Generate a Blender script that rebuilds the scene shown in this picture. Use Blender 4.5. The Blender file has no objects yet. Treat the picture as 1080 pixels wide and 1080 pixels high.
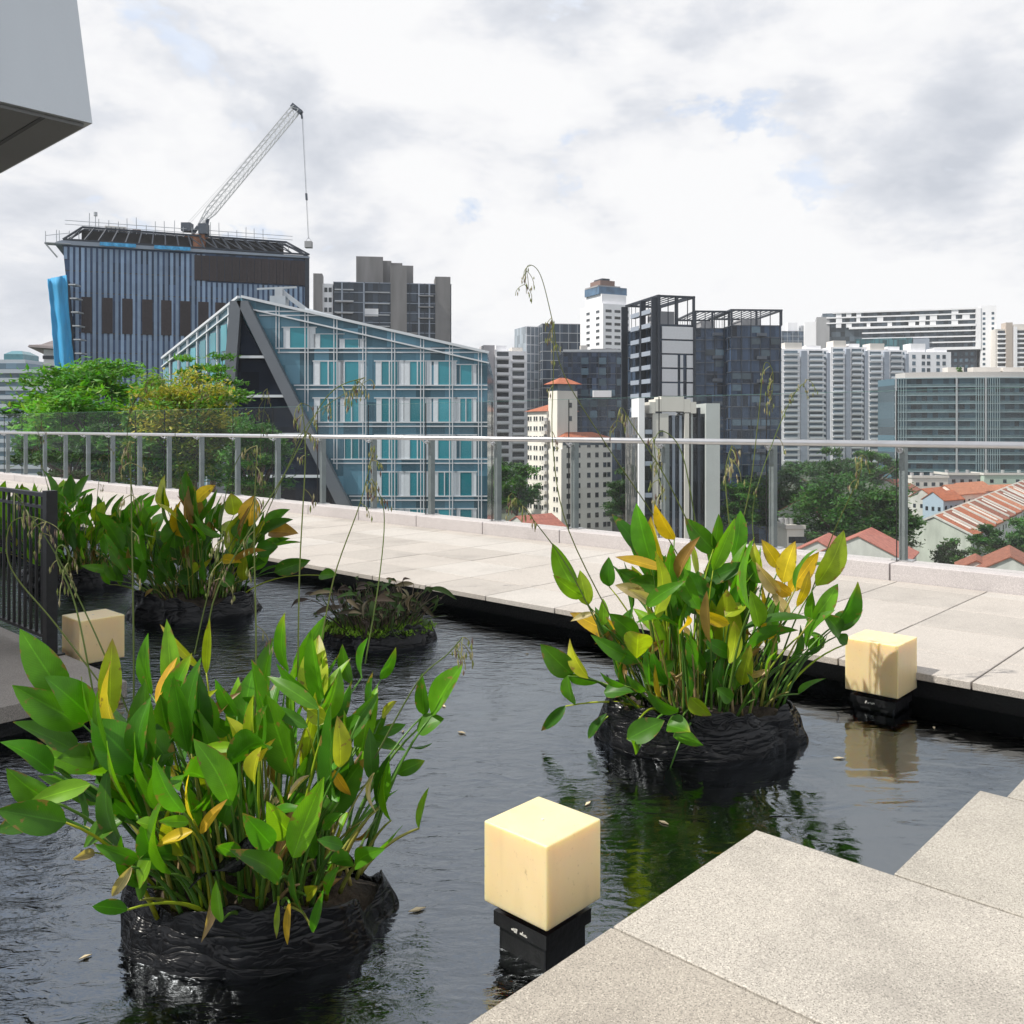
import bpy, math, random
from mathutils import Vector, Matrix, noise
R = math.radians
sc = bpy.context.scene
COL = sc.collection
random.seed(7)

# ------------------------------------------------------------ camera
F = 957.0 / 1080.0          # focal length over picture width
EYE = 1.5
cd = bpy.data.cameras.new("camera")
cam = bpy.data.objects.new("camera", cd)
COL.objects.link(cam)
cam.location = (0, 0, EYE)
cam.rotation_euler = (R(90), 0, 0)
cd.sensor_width = 36
cd.lens = 36 * F
cd.shift_y = -90.0 / 1080.0
cd.clip_start = 0.05
cd.clip_end = 8000
sc.camera = cam
sc.view_settings.view_transform = 'Standard'
sc.view_settings.look = 'None'
sc.view_settings.gamma = 1
sc.view_settings.exposure = 0.18
sc.cycles.use_denoising = True
sc.cycles.max_bounces = 10
sc.cycles.transparent_max_bounces = 24
sc.cycles.caustics_reflective = False
sc.cycles.caustics_refractive = False
sc.cycles.sample_clamp_indirect = 6

# ------------------------------------------------------------ light: sun, sky with clouds
TO_SUN = Vector((-0.95, -0.24, 1.22)).normalized()
SUN_EL = math.asin(TO_SUN.z)
SUN_AZ = math.atan2(TO_SUN.x, TO_SUN.y)
sd = bpy.data.lights.new("sun", 'SUN')
sd.energy = 4.6
sd.angle = R(0.55)
sd.color = (1.0, 0.95, 0.87)
sun = bpy.data.objects.new("sun", sd)
COL.objects.link(sun)
sun.location = (-40, -20, 60)
sun.rotation_euler = (-TO_SUN).to_track_quat('-Z', 'Y').to_euler()

SKY_OFF = (9.1, 9.4, 4.2)
def sky():
    w = bpy.data.worlds.new("World")
    sc.world = w
    w.use_nodes = True
    nt = w.node_tree
    N, L = nt.nodes, nt.links
    bg = N['Background']
    bg.inputs['Strength'].default_value = 0.1
    st = N.new('ShaderNodeTexSky')
    st.sky_type = 'NISHITA'
    st.sun_disc = False
    st.sun_elevation = SUN_EL
    st.sun_rotation = SUN_AZ
    st.air_density = 1.0
    st.dust_density = 1.5
    def math_(op, a, b=None, clamp=False):
        n = N.new('ShaderNodeMath'); n.operation = op; n.use_clamp = clamp
        for i, v in enumerate((a, b)):
            if v is None: continue
            if isinstance(v, (int, float)): n.inputs[i].default_value = v
            else: L.new(v, n.inputs[i])
        return n.outputs[0]
    tc = N.new('ShaderNodeTexCoord')
    sp = N.new('ShaderNodeSeparateXYZ')
    L.new(tc.outputs['Generated'], sp.inputs[0])
    cb = N.new('ShaderNodeCombineXYZ')
    L.new(sp.outputs[0], cb.inputs[0]); L.new(sp.outputs[1], cb.inputs[1])
    L.new(math_('MULTIPLY', math_('ABSOLUTE', sp.outputs[2]), 1.9), cb.inputs[2])
    def nz(scale, detail, rough, off, dist=0.0):
        mp = N.new('ShaderNodeMapping')
        mp.inputs['Location'].default_value = off
        L.new(cb.outputs[0], mp.inputs[0])
        n = N.new('ShaderNodeTexNoise')
        n.inputs['Scale'].default_value = scale
        n.inputs['Detail'].default_value = detail
        n.inputs['Roughness'].default_value = rough
        n.inputs['Distortion'].default_value = dist
        L.new(mp.outputs[0], n.inputs['Vector'])
        return n.outputs['Fac']
    def ramp(fac, stops):
        r = N.new('ShaderNodeValToRGB')
        e = r.color_ramp.elements
        while len(e) < len(stops): e.new(0.5)
        for k, (p, c) in zip(e, stops):
            k.position = p; k.color = (*c, 1) if isinstance(c, tuple) else (c, c, c, 1)
        L.new(fac, r.inputs[0])
        return r.outputs[0]
    def mix(f, a, b):
        m = N.new('ShaderNodeMixRGB')
        if isinstance(f, float): m.inputs[0].default_value = f
        else: L.new(f, m.inputs[0])
        for i, v in ((1, a), (2, b)):
            if isinstance(v, tuple): m.inputs[i].default_value = (*v, 1)
            else: L.new(v, m.inputs[i])
        return m.outputs[0]
    def add(a, b, k):
        return math_('ADD', a, math_('MULTIPLY', b, k))
    # heaped cloud: bright where little cloud lies above, grey on the bases under it
    off = SKY_OFF
    D = nz(4.0, 10, 0.57, off, 0.25)
    D3 = nz(4.0, 10, 0.57, (off[0], off[1], off[2] + 0.11), 0.25)
    D2 = nz(3.9, 7, 0.50, (off[0], off[1], off[2] + 0.30), 0.15)
    wide = nz(1.3, 2, 0.5, (off[0] + 3, off[1], off[2]))
    cover = ramp(add(D, math_('SUBTRACT', wide, 0.5), 0.5), [(0.41, 0.0), (0.455, 1.0)])
    g = add(math_('MULTIPLY', D2, 0.75), math_('MULTIPLY', nz(7.5, 8, 0.62, off, 0.2), 0.30), 1.0)
    g = add(g, math_('SUBTRACT', D3, D), 0.55)
    cloud = ramp(g, [(0.445, (8.6, 8.62, 8.7)), (0.51, (8.1, 8.15, 8.35)), (0.575, (6.9, 7.1, 7.55)), (0.69, (5.4, 5.7, 6.3))])
    veil = mix(ramp(D2, [(0.38, 0.45), (0.60, 0.95)]), mix(0.6, st.outputs[0], (5.0, 6.5, 9.2)), (8.1, 8.5, 9.2))       # thin high cloud over the blue
    out = mix(cover, veil, cloud)
    L.new(out, bg.inputs['Color'])
sky()

# ------------------------------------------------------------ picture measure: x, y of the photograph and a distance give a real point
def P(x, y, Y):
    return Vector(((x - 540) / 957.0 * Y, Y, EYE - (y - 450) / 957.0 * Y))
def ZY(y, Y):
    return EYE - (y - 450) / 957.0 * Y
def XY(x, Y):
    return (x - 540) / 957.0 * Y
TH = R(47.1)
U = Vector((-math.sin(TH), math.cos(TH), 0))     # along the railing, away from the camera
V = Vector((math.cos(TH), math.sin(TH), 0))      # across the pool, towards the railing
def UV(u, v, z=0.0):
    p = U * u + V * v
    return Vector((p.x, p.y, z))

# ------------------------------------------------------------ materials
MATS = {}
def pm(name, base, rough=0.6, metal=0.0, var=0.10, scale=3.0, bump=0.0, bscale=40.0, spec=0.5, objvar=0.0, coat=0.0, streak=0.0):
    if name in MATS: return MATS[name]
    m = bpy.data.materials.new(name); m.use_nodes = True
    nt = m.node_tree; N, L = nt.nodes, nt.links
    b = N['Principled BSDF']
    b.inputs['Roughness'].default_value = rough
    b.inputs['Metallic'].default_value = metal
    b.inputs['Specular IOR Level'].default_value = spec
    b.inputs['Coat Weight'].default_value = coat
    tc = N.new('ShaderNodeTexCoord')
    n = N.new('ShaderNodeTexNoise'); n.inputs['Scale'].default_value = scale; n.inputs['Detail'].default_value = 6
    mp = N.new('ShaderNodeMapping')
    if streak: mp.inputs['Scale'].default_value = (1, 1, streak)
    L.new(tc.outputs['Object'], mp.inputs[0]); L.new(mp.outputs[0], n.inputs['Vector'])
    mr = N.new('ShaderNodeMapRange')
    mr.inputs['From Min'].default_value = 0.3; mr.inputs['From Max'].default_value = 0.7
    mr.inputs['To Min'].default_value = 1 - var; mr.inputs['To Max'].default_value = 1 + var
    L.new(n.outputs['Fac'], mr.inputs['Value'])
    mul = N.new('ShaderNodeVectorMath'); mul.operation = 'SCALE'
    mul.inputs[0].default_value = base
    fac = mr.outputs[0]
    if objvar:
        oi = N.new('ShaderNodeObjectInfo')
        m2 = N.new('ShaderNodeMapRange'); m2.inputs['To Min'].default_value = 1 - objvar; m2.inputs['To Max'].default_value = 1 + objvar
        L.new(oi.outputs['Random'], m2.inputs['Value'])
        mm = N.new('ShaderNodeMath'); mm.operation = 'MULTIPLY'
        L.new(fac, mm.inputs[0]); L.new(m2.outputs[0], mm.inputs[1]); fac = mm.outputs[0]
    L.new(fac, mul.inputs['Scale'])
    L.new(mul.outputs[0], b.inputs['Base Color'])
    if bump:
        nb = N.new('ShaderNodeTexNoise'); nb.inputs['Scale'].default_value = bscale; nb.inputs['Detail'].default_value = 4
        L.new(tc.outputs['Object'], nb.inputs['Vector'])
        bp = N.new('ShaderNodeBump'); bp.inputs['Strength'].default_value = bump; bp.inputs['Distance'].default_value = 0.02
        L.new(nb.outputs['Fac'], bp.inputs['Height']); L.new(bp.outputs[0], b.inputs['Normal'])
    MATS[name] = m
    return m

def granite(name, base, dark, joints=None, jw=0.004, polish=0.75, stain=0.25):
    """Speckled stone; joints = (list of u lines, list of v lines) are real gaps cut between the slabs elsewhere, not here."""
    m = bpy.data.materials.new(name); m.use_nodes = True
    nt = m.node_tree; N, L = nt.nodes, nt.links
    b = N['Principled BSDF']; b.inputs['Roughness'].default_value = polish
    tc = N.new('ShaderNodeTexCoord')
    def noise_(s, d, r=0.5):
        n = N.new('ShaderNodeTexNoise'); n.inputs['Scale'].default_value = s; n.inputs['Detail'].default_value = d
        n.inputs['Roughness'].default_value = r
        L.new(tc.outputs['Object'], n.inputs['Vector']); return n.outputs['Fac']
    def rmp(f, p0, p1):
        r = N.new('ShaderNodeMapRange'); r.inputs['From Min'].default_value = p0; r.inputs['From Max'].default_value = p1
        L.new(f, r.inputs['Value']); return r.outputs[0]
    def mix(f, a, b_):
        x = N.new('ShaderNodeMixRGB'); L.new(f, x.inputs[0])
        for i, v in ((1, a), (2, b_)):
            if isinstance(v, tuple): x.inputs[i].default_value = (*v, 1)
            else: L.new(v, x.inputs[i])
        return x.outputs[0]
    vo = N.new('ShaderNodeTexVoronoi'); vo.inputs['Scale'].default_value = 300
    L.new(tc.outputs['Object'], vo.inputs['Vector'])
    sp = N.new('ShaderNodeSeparateColor'); L.new(vo.outputs['Color'], sp.inputs[0])
    c = mix(rmp(noise_(105, 3), 0.36, 0.68), base, tuple(x * 1.12 for x in base))
    c = mix(rmp(sp.outputs[0], 0.70, 1.05), c, dark)
    c = mix(rmp(noise_(210, 2), 0.58, 0.66), c, tuple(x * 0.8 for x in dark))
    c = mix(rmp(sp.outputs[1], 0.88, 0.97), c, tuple(min(0.75, x * 1.5) for x in base))
    st = rmp(noise_(1.3, 7, 0.65), 0.48, 0.78)
    ms = N.new('ShaderNodeMath'); ms.operation = 'MULTIPLY'; ms.inputs[1].default_value = stain; L.new(st, ms.inputs[0])
    c = mix(ms.outputs[0], c, tuple(x * 0.45 for x in dark))
    L.new(c, b.inputs['Base Color'])
    bp = N.new('ShaderNodeBump'); bp.inputs['Strength'].default_value = 0.25; bp.inputs['Distance'].default_value = 0.003
    L.new(noise_(160, 3), bp.inputs['Height']); L.new(bp.outputs[0], b.inputs['Normal'])
    MATS[name] = m
    return m

def leaf_mat(name, transl=0.35, veins=True, rough=0.38):
    """Leaf colour from the mesh attribute 'tint' (each leaf's own pigment), veins from the leaf's uv."""
    if name in MATS: return MATS[name]
    m = bpy.data.materials.new(name); m.use_nodes = True
    nt = m.node_tree; N, L = nt.nodes, nt.links
    b = N['Principled BSDF']; b.inputs['Roughness'].default_value = rough; b.inputs['Specular IOR Level'].default_value = 0.32
    at = N.new('ShaderNodeAttribute'); at.attribute_name = 'tint'
    col = at.outputs['Color']
    if veins:
        uv = N.new('ShaderNodeUVMap')
        sp = N.new('ShaderNodeSeparateXYZ'); L.new(uv.outputs[0], sp.inputs[0])
        def mth(op, a, b_):
            n = N.new('ShaderNodeMath'); n.operation = op
            for i, v in enumerate((a, b_)):
                if v is None: continue
                if isinstance(v, (int, float)): n.inputs[i].default_value = v
                else: L.new(v, n.inputs[i])
            return n.outputs[0]
        s = mth('ABSOLUTE', sp.outputs[1], None)
        ph = mth('SUBTRACT', mth('MULTIPLY', sp.outputs[0], 150.0), mth('MULTIPLY', s, 38.0))
        w = mth('SINE', ph, None)
        mr = N.new('ShaderNodeMapRange'); mr.inputs['From Min'].default_value = -1; mr.inputs['From Max'].default_value = 1
        mr.inputs['To Min'].default_value = 0.95; mr.inputs['To Max'].default_value = 1.04
        L.new(w, mr.inputs['Value'])
        mid = N.new('ShaderNodeMapRange'); mid.inputs['From Min'].default_value = 0.02; mid.inputs['From Max'].default_value = 0.07
        mid.inputs['To Min'].default_value = 1.45; mid.inputs['To Max'].default_value = 1.0
        L.new(s, mid.inputs['Value'])
        k = mth('MULTIPLY', mr.outputs[0], mid.outputs[0])
        tc = N.new('ShaderNodeTexCoord')
        nz = N.new('ShaderNodeTexNoise'); nz.inputs['Scale'].default_value = 14; nz.inputs['Detail'].default_value = 5
        L.new(tc.outputs['Object'], nz.inputs['Vector'])
        m3 = N.new('ShaderNodeMapRange'); m3.inputs['From Min'].default_value = 0.3; m3.inputs['From Max'].default_value = 0.7
        m3.inputs['To Min'].default_value = 0.8; m3.inputs['To Max'].default_value = 1.2
        L.new(nz.outputs['Fac'], m3.inputs['Value'])
        k = mth('MULTIPLY', k, m3.outputs[0])
        sc_ = N.new('ShaderNodeVectorMath'); sc_.operation = 'SCALE'
        L.new(col, sc_.inputs[0]); L.new(k, sc_.inputs['Scale']); col = sc_.outputs[0]
        # dry brown margins and spots
        n5 = N.new('ShaderNodeTexNoise'); n5.inputs['Scale'].default_value = 26; n5.inputs['Detail'].default_value = 6
        L.new(tc.outputs['Object'], n5.inputs['Vector'])
        ed = mth('ADD', mth('MULTIPLY', mth('POWER', s, 4.0), 0.13), mth('MULTIPLY', mth('POWER', sp.outputs[0], 6.0), 0.12))
        bs = N.new('ShaderNodeMapRange'); bs.inputs['From Min'].default_value = 0.675; bs.inputs['From Max'].default_value = 0.72; bs.inputs['To Max'].default_value = 0.8
        L.new(mth('ADD', n5.outputs['Fac'], ed), bs.inputs['Value'])
        bm = N.new('ShaderNodeMixRGB'); bm.inputs[2].default_value = (0.23, 0.14, 0.045, 1)
        L.new(bs.outputs[0], bm.inputs[0]); L.new(col, bm.inputs[1]); col = bm.outputs[0]
        bp = N.new('ShaderNodeBump'); bp.inputs['Strength'].default_value = 0.10; bp.inputs['Distance'].default_value = 0.0015
        L.new(w, bp.inputs['Height']); L.new(bp.outputs[0], b.inputs['Normal'])
    L.new(col, b.inputs['Base Color'])
    tr = N.new('ShaderNodeBsdfTranslucent')
    g = N.new('ShaderNodeVectorMath'); g.operation = 'MULTIPLY'; g.inputs[1].default_value = (1.6, 1.7, 0.5)
    L.new(col, g.inputs[0]); L.new(g.outputs[0], tr.inputs['Color'])
    mx = N.new('ShaderNodeMixShader'); mx.inputs[0].default_value = transl
    L.new(b.outputs[0], mx.inputs[1]); L.new(tr.outputs[0], mx.inputs[2])
    L.new(mx.outputs[0], N['Material Output'].inputs['Surface'])
    MATS[name] = m
    return m

def glass_pane_mat(name, tint, f0=0.012):
    """Thin clear pane: Schlick reflection, the same from both sides."""
    m = bpy.data.materials.new(name); m.use_nodes = True
    nt = m.node_tree; N, L = nt.nodes, nt.links
    ge = N.new('ShaderNodeNewGeometry')
    dt = N.new('ShaderNodeVectorMath'); dt.operation = 'DOT_PRODUCT'
    L.new(ge.outputs['Incoming'], dt.inputs[0]); L.new(ge.outputs['Normal'], dt.inputs[1])
    def mth(op, a, b_=None):
        n = N.new('ShaderNodeMath'); n.operation = op
        for i, v in enumerate((a, b_)):
            if v is None: continue
            if isinstance(v, (int, float)): n.inputs[i].default_value = v
            else: L.new(v, n.inputs[i])
        return n.outputs[0]
    k = mth('POWER', mth('SUBTRACT', 1.0, mth('ABSOLUTE', dt.outputs['Value'])), 5.0)
    k = mth('ADD', mth('MULTIPLY', k, 0.12), f0)
    tr = N.new('ShaderNodeBsdfTransparent'); tr.inputs['Color'].default_value = (*tint, 1)
    gl = N.new('ShaderNodeBsdfGlossy'); gl.inputs['Roughness'].default_value = 0.0
    mx = N.new('ShaderNodeMixShader')
    L.new(k, mx.inputs[0]); L.new(tr.outputs[0], mx.inputs[1]); L.new(gl.outputs[0], mx.inputs[2])
    L.new(mx.outputs[0], N['Material Output'].inputs['Surface'])
    MATS[name] = m
    return m

def curtain_glass(name, base, cell=(1.6, 1.6, 3.4), var=0.5, rough=0.2, spec=0.28, line=None):
    """Facade glass whose panes differ a little from one another (blinds, lit and unlit rooms behind)."""
    if name in MATS: return MATS[name]
    m = bpy.data.materials.new(name); m.use_nodes = True
    nt = m.node_tree; N, L = nt.nodes, nt.links
    b = N['Principled BSDF']; b.inputs['Roughness'].default_value = rough; b.inputs['Specular IOR Level'].default_value = spec
    tc = N.new('ShaderNodeTexCoord')
    dv = N.new('ShaderNodeVectorMath'); dv.operation = 'DIVIDE'; dv.inputs[1].default_value = cell
    L.new(tc.outputs['Object'], dv.inputs[0])
    fl = N.new('ShaderNodeVectorMath'); fl.operation = 'FLOOR'; L.new(dv.outputs[0], fl.inputs[0])
    wn = N.new('ShaderNodeTexWhiteNoise'); L.new(fl.outputs[0], wn.inputs['Vector'])
    mr = N.new('ShaderNodeMapRange'); mr.inputs['To Min'].default_value = 1 - var; mr.inputs['To Max'].default_value = 1 + var
    L.new(wn.outputs['Value'], mr.inputs['Value'])
    mul = N.new('ShaderNodeVectorMath'); mul.operation = 'SCALE'; mul.inputs[0].default_value = base
    L.new(mr.outputs[0], mul.inputs['Scale'])
    L.new(mul.outputs[0], b.inputs['Base Color'])
    # panes never sit perfectly flat
    nb = N.new('ShaderNodeVectorMath'); nb.operation = 'SUBTRACT'; nb.inputs[1].default_value = (0.5, 0.5, 0.5)
    L.new(wn.outputs['Color'], nb.inputs[0])
    n2 = N.new('ShaderNodeVectorMath'); n2.operation = 'SCALE'; n2.inputs['Scale'].default_value = 0.05
    L.new(nb.outputs[0], n2.inputs[0])
    ge = N.new('ShaderNodeNewGeometry')
    ad = N.new('ShaderNodeVectorMath'); L.new(ge.outputs['Normal'], ad.inputs[0]); L.new(n2.outputs[0], ad.inputs[1])
    nn = N.new('ShaderNodeVectorMath'); nn.operation = 'NORMALIZE'; L.new(ad.outputs[0], nn.inputs[0])
    L.new(nn.outputs[0], b.inputs['Normal'])
    MATS[name] = m
    return m

# ------------------------------------------------------------ meshes and objects
class MB:
    def __init__(s):
        s.v = []; s.f = []; s.mi = []; s.c = []; s.uv = []; s.m = 0; s.col = None
    def face(s, idx):
        s.f.append(tuple(idx)); s.mi.append(s.m); s.c.append(s.col or (1, 1, 1))
    def quadpts(s, *p):
        i = len(s.v); s.v += [tuple(q) for q in p]; s.face(range(i, i + len(p)))
    def box(s, x0, x1, y0, y1, z0, z1):
        i = len(s.v)
        s.v += [(x0, y0, z0), (x1, y0, z0), (x1, y1, z0), (x0, y1, z0), (x0, y0, z1), (x1, y0, z1), (x1, y1, z1), (x0, y1, z1)]
        for q in ((3, 2, 1, 0), (4, 5, 6, 7), (0, 1, 5, 4), (1, 2, 6, 5), (2, 3, 7, 6), (3, 0, 4, 7)):
            s.face([i + k for k in q])
        return s
    def hexa(s, lo, hi):
        """Box with any four bottom corners (counter-clockwise) and any four top corners."""
        i = len(s.v); s.v += [tuple(p) for p in lo] + [tuple(p) for p in hi]
        for q in ((3, 2, 1, 0), (4, 5, 6, 7), (0, 1, 5, 4), (1, 2, 6, 5), (2, 3, 7, 6), (3, 0, 4, 7)):
            s.face([i + k for k in q])
        return s
    def prism(s, pts, d):
        """Polygon pts (3D, in order) swept by vector d."""
        i = len(s.v); n = len(pts); d = Vector(d)
        s.v += [tuple(p) for p in pts] + [tuple(Vector(p) + d) for p in pts]
        s.face(list(range(i, i + n))[::-1]); s.face(range(i + n, i + 2 * n))
        for k in range(n):
            k2 = (k + 1) % n
            s.face((i + k, i + k2, i + n + k2, i + n + k))
        return s
    def bar(s, p, q, w, h=None, up=(0, 0, 1)):
        p, q = Vector(p), Vector(q); h = h or w
        d = (q - p).normalized(); up = Vector(up)
        if abs(d.dot(up)) > 0.98: up = Vector((1, 0, 0))
        a = d.cross(up).normalized() * w / 2; b = a.normalized().cross(d).normalized() * h / 2
        s.hexa([p - a - b, p + a - b, p + a + b, p - a + b], [q - a - b, q + a - b, q + a + b, q - a + b])
        return s
    def tube(s, pts, rad, n=6, cap=True):
        pts = [Vector(p) for p in pts]
        if not isinstance(rad, (list, tuple)): rad = [rad] * len(pts)
        i0 = len(s.v); ref = None
        for k, p in enumerate(pts):
            d = (pts[min(k + 1, len(pts) - 1)] - pts[max(k - 1, 0)])
            d = d.normalized() if d.length > 1e-9 else Vector((0, 0, 1))
            if ref is None:
                ref = d.cross(Vector((0.3, 0.9, 0.1))).normalized()
            a = (ref - d * ref.dot(d)).normalized(); ref = a; b = d.cross(a)
            for j in range(n):
                t = 2 * math.pi * j / n
                s.v.append(tuple(p + (a * math.cos(t) + b * math.sin(t)) * rad[k]))
        for k in range(len(pts) - 1):
            for j in range(n):
                j2 = (j + 1) % n
                s.face((i0 + k * n + j, i0 + k * n + j2, i0 + (k + 1) * n + j2, i0 + (k + 1) * n + j))
        if cap:
            s.face([i0 + j for j in range(n)][::-1]); s.face([i0 + (len(pts) - 1) * n + j for j in range(n)])
        return s
    def data(s, name, mats, smooth=False):
        me = bpy.data.meshes.new(name)
        me.from_pydata(s.v, [], s.f)
        for m in (mats if isinstance(mats, (list, tuple)) else [mats]): me.materials.append(m)
        me.polygons.foreach_set('material_index', s.mi)
        if smooth: me.polygons.foreach_set('use_smooth', [True] * len(s.f))
        if any(c != (1, 1, 1) for c in s.c):
            ca = me.color_attributes.new('tint', 'FLOAT_COLOR', 'CORNER')
            buf = []
            for f, c in zip(s.f, s.c):
                if isinstance(c, dict):
                    for k in f: buf += [*c[k], 1.0]
                else:
                    buf += [*c, 1.0] * len(f)
            ca.data.foreach_set('color', buf)
        if s.uv:
            ul = me.uv_layers.new(name='UVMap')
            buf = []
            for f in s.f:
                for k in f: buf += list(s.uv[k]) if k < len(s.uv) and s.uv[k] else [0, 0]
            ul.data.foreach_set('uv', buf)
        me.update()
        return me
    def build(s, name, mats, parent=None, smooth=False, kind=None, label=None):
        o = bpy.data.objects.new(name, s.data(name, mats, smooth))
        COL.objects.link(o)
        if parent: o.parent = parent
        if kind: o['kind'] = kind
        if label: o['label'] = label
        return o

def thing(name, label, cat, loc=(0, 0, 0), rz=0.0, group=None):
    o = bpy.data.objects.new(name, None); COL.objects.link(o)
    o.empty_display_size = 0.2
    o.location = loc; o.rotation_euler = (0, 0, rz)
    o['label'] = label; o['category'] = cat
    if group: o['group'] = group
    return o
def tag(o, label, cat, group=None):
    o['label'] = label; o['category'] = cat
    if group: o['group'] = group
    return o
def put(mesh, name, parent, loc=(0, 0, 0), rz=0.0, scale=None):
    o = bpy.data.objects.new(name, mesh); COL.objects.link(o)
    o.parent = parent; o.location = loc; o.rotation_euler = (0, 0, rz)
    if scale: o.scale = scale
    return o
def chamfer(o, w=0.006, seg=2):
    m = o.modifiers.new('edge', 'BEVEL'); m.width = w; m.segments = seg; m.limit_method = 'ANGLE'
    return o
# ============================================================ THE SETTING: ground, roof terrace, pool
def ground_z(Y):
    if Y < 200: return -36.0
    if Y < 420: return -36.0 + (Y - 200) / 220.0 * 16.0
    return -20.0

def ground():
    g = MB()
    ys = [-300, 0, 100, 200, 240, 280, 320, 360, 420, 600, 1000]
    for y0, y1 in zip(ys, ys[1:]):
        g.quadpts((-900, y0, ground_z(y0)), (900, y0, ground_z(y0)), (900, y1, ground_z(y1)), (-900, y1, ground_z(y1)))
    m = pm('ground_cover', (0.06, 0.075, 0.05), 0.95, var=0.5, scale=0.05)
    g.build('ground', m, kind='structure')
ground()

M_walk = granite('walkway_granite', (0.42, 0.387, 0.352), (0.275, 0.245, 0.22), stain=0.25)
M_near = granite('platform_granite', (0.37, 0.345, 0.30), (0.17, 0.15, 0.13), stain=0.40)
M_walk2 = granite('walkway_granite_dark', (0.38, 0.35, 0.317), (0.25, 0.228, 0.21), stain=0.4)
M_walk3 = granite('walkway_granite_light', (0.445, 0.417, 0.384), (0.31, 0.29, 0.27), stain=0.3)
M_near2 = granite('platform_granite_dark', (0.34, 0.308, 0.262), (0.155, 0.137, 0.12), stain=0.55)
M_near3 = granite('platform_granite_light', (0.40, 0.37, 0.325), (0.18, 0.165, 0.145), stain=0.45)
M_kerb = granite('kerb_granite', (0.46, 0.43, 0.425), (0.33, 0.30, 0.30), stain=0.2)
M_deckstone = granite('deck_granite', (0.30, 0.27, 0.24), (0.17, 0.15, 0.14), stain=0.4)
M_black = pm('black_mesh_wall', (0.012, 0.012, 0.013), 0.7, bump=0.6, bscale=60)
M_conc = pm('roof_concrete', (0.28, 0.27, 0.25), 0.85, var=0.15, scale=0.6)

# the block we stand on
rt = MB()
def uvprism(mb, u0, u1, v0, v1, z0, z1):
    mb.hexa([UV(u0, v0, z0), UV(u0, v1, z0), UV(u1, v1, z0), UV(u1, v0, z0)],
            [UV(u0, v0, z1), UV(u0, v1, z1), UV(u1, v1, z1), UV(u1, v0, z1)])
    return mb
uvprism(rt, -30, 46, -25, 9.5, -36.2, -0.40)
uvprism(rt, -30, 46, 5.98, 9.38, -0.40, -0.045)
rt.build('roof_terrace', [M_conc], kind='structure')
rw = uvprism(MB(), -29, 45, 5.93, 5.979, -0.40, -0.046)
rw.build('pool_wall', [M_black], kind='structure')

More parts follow.
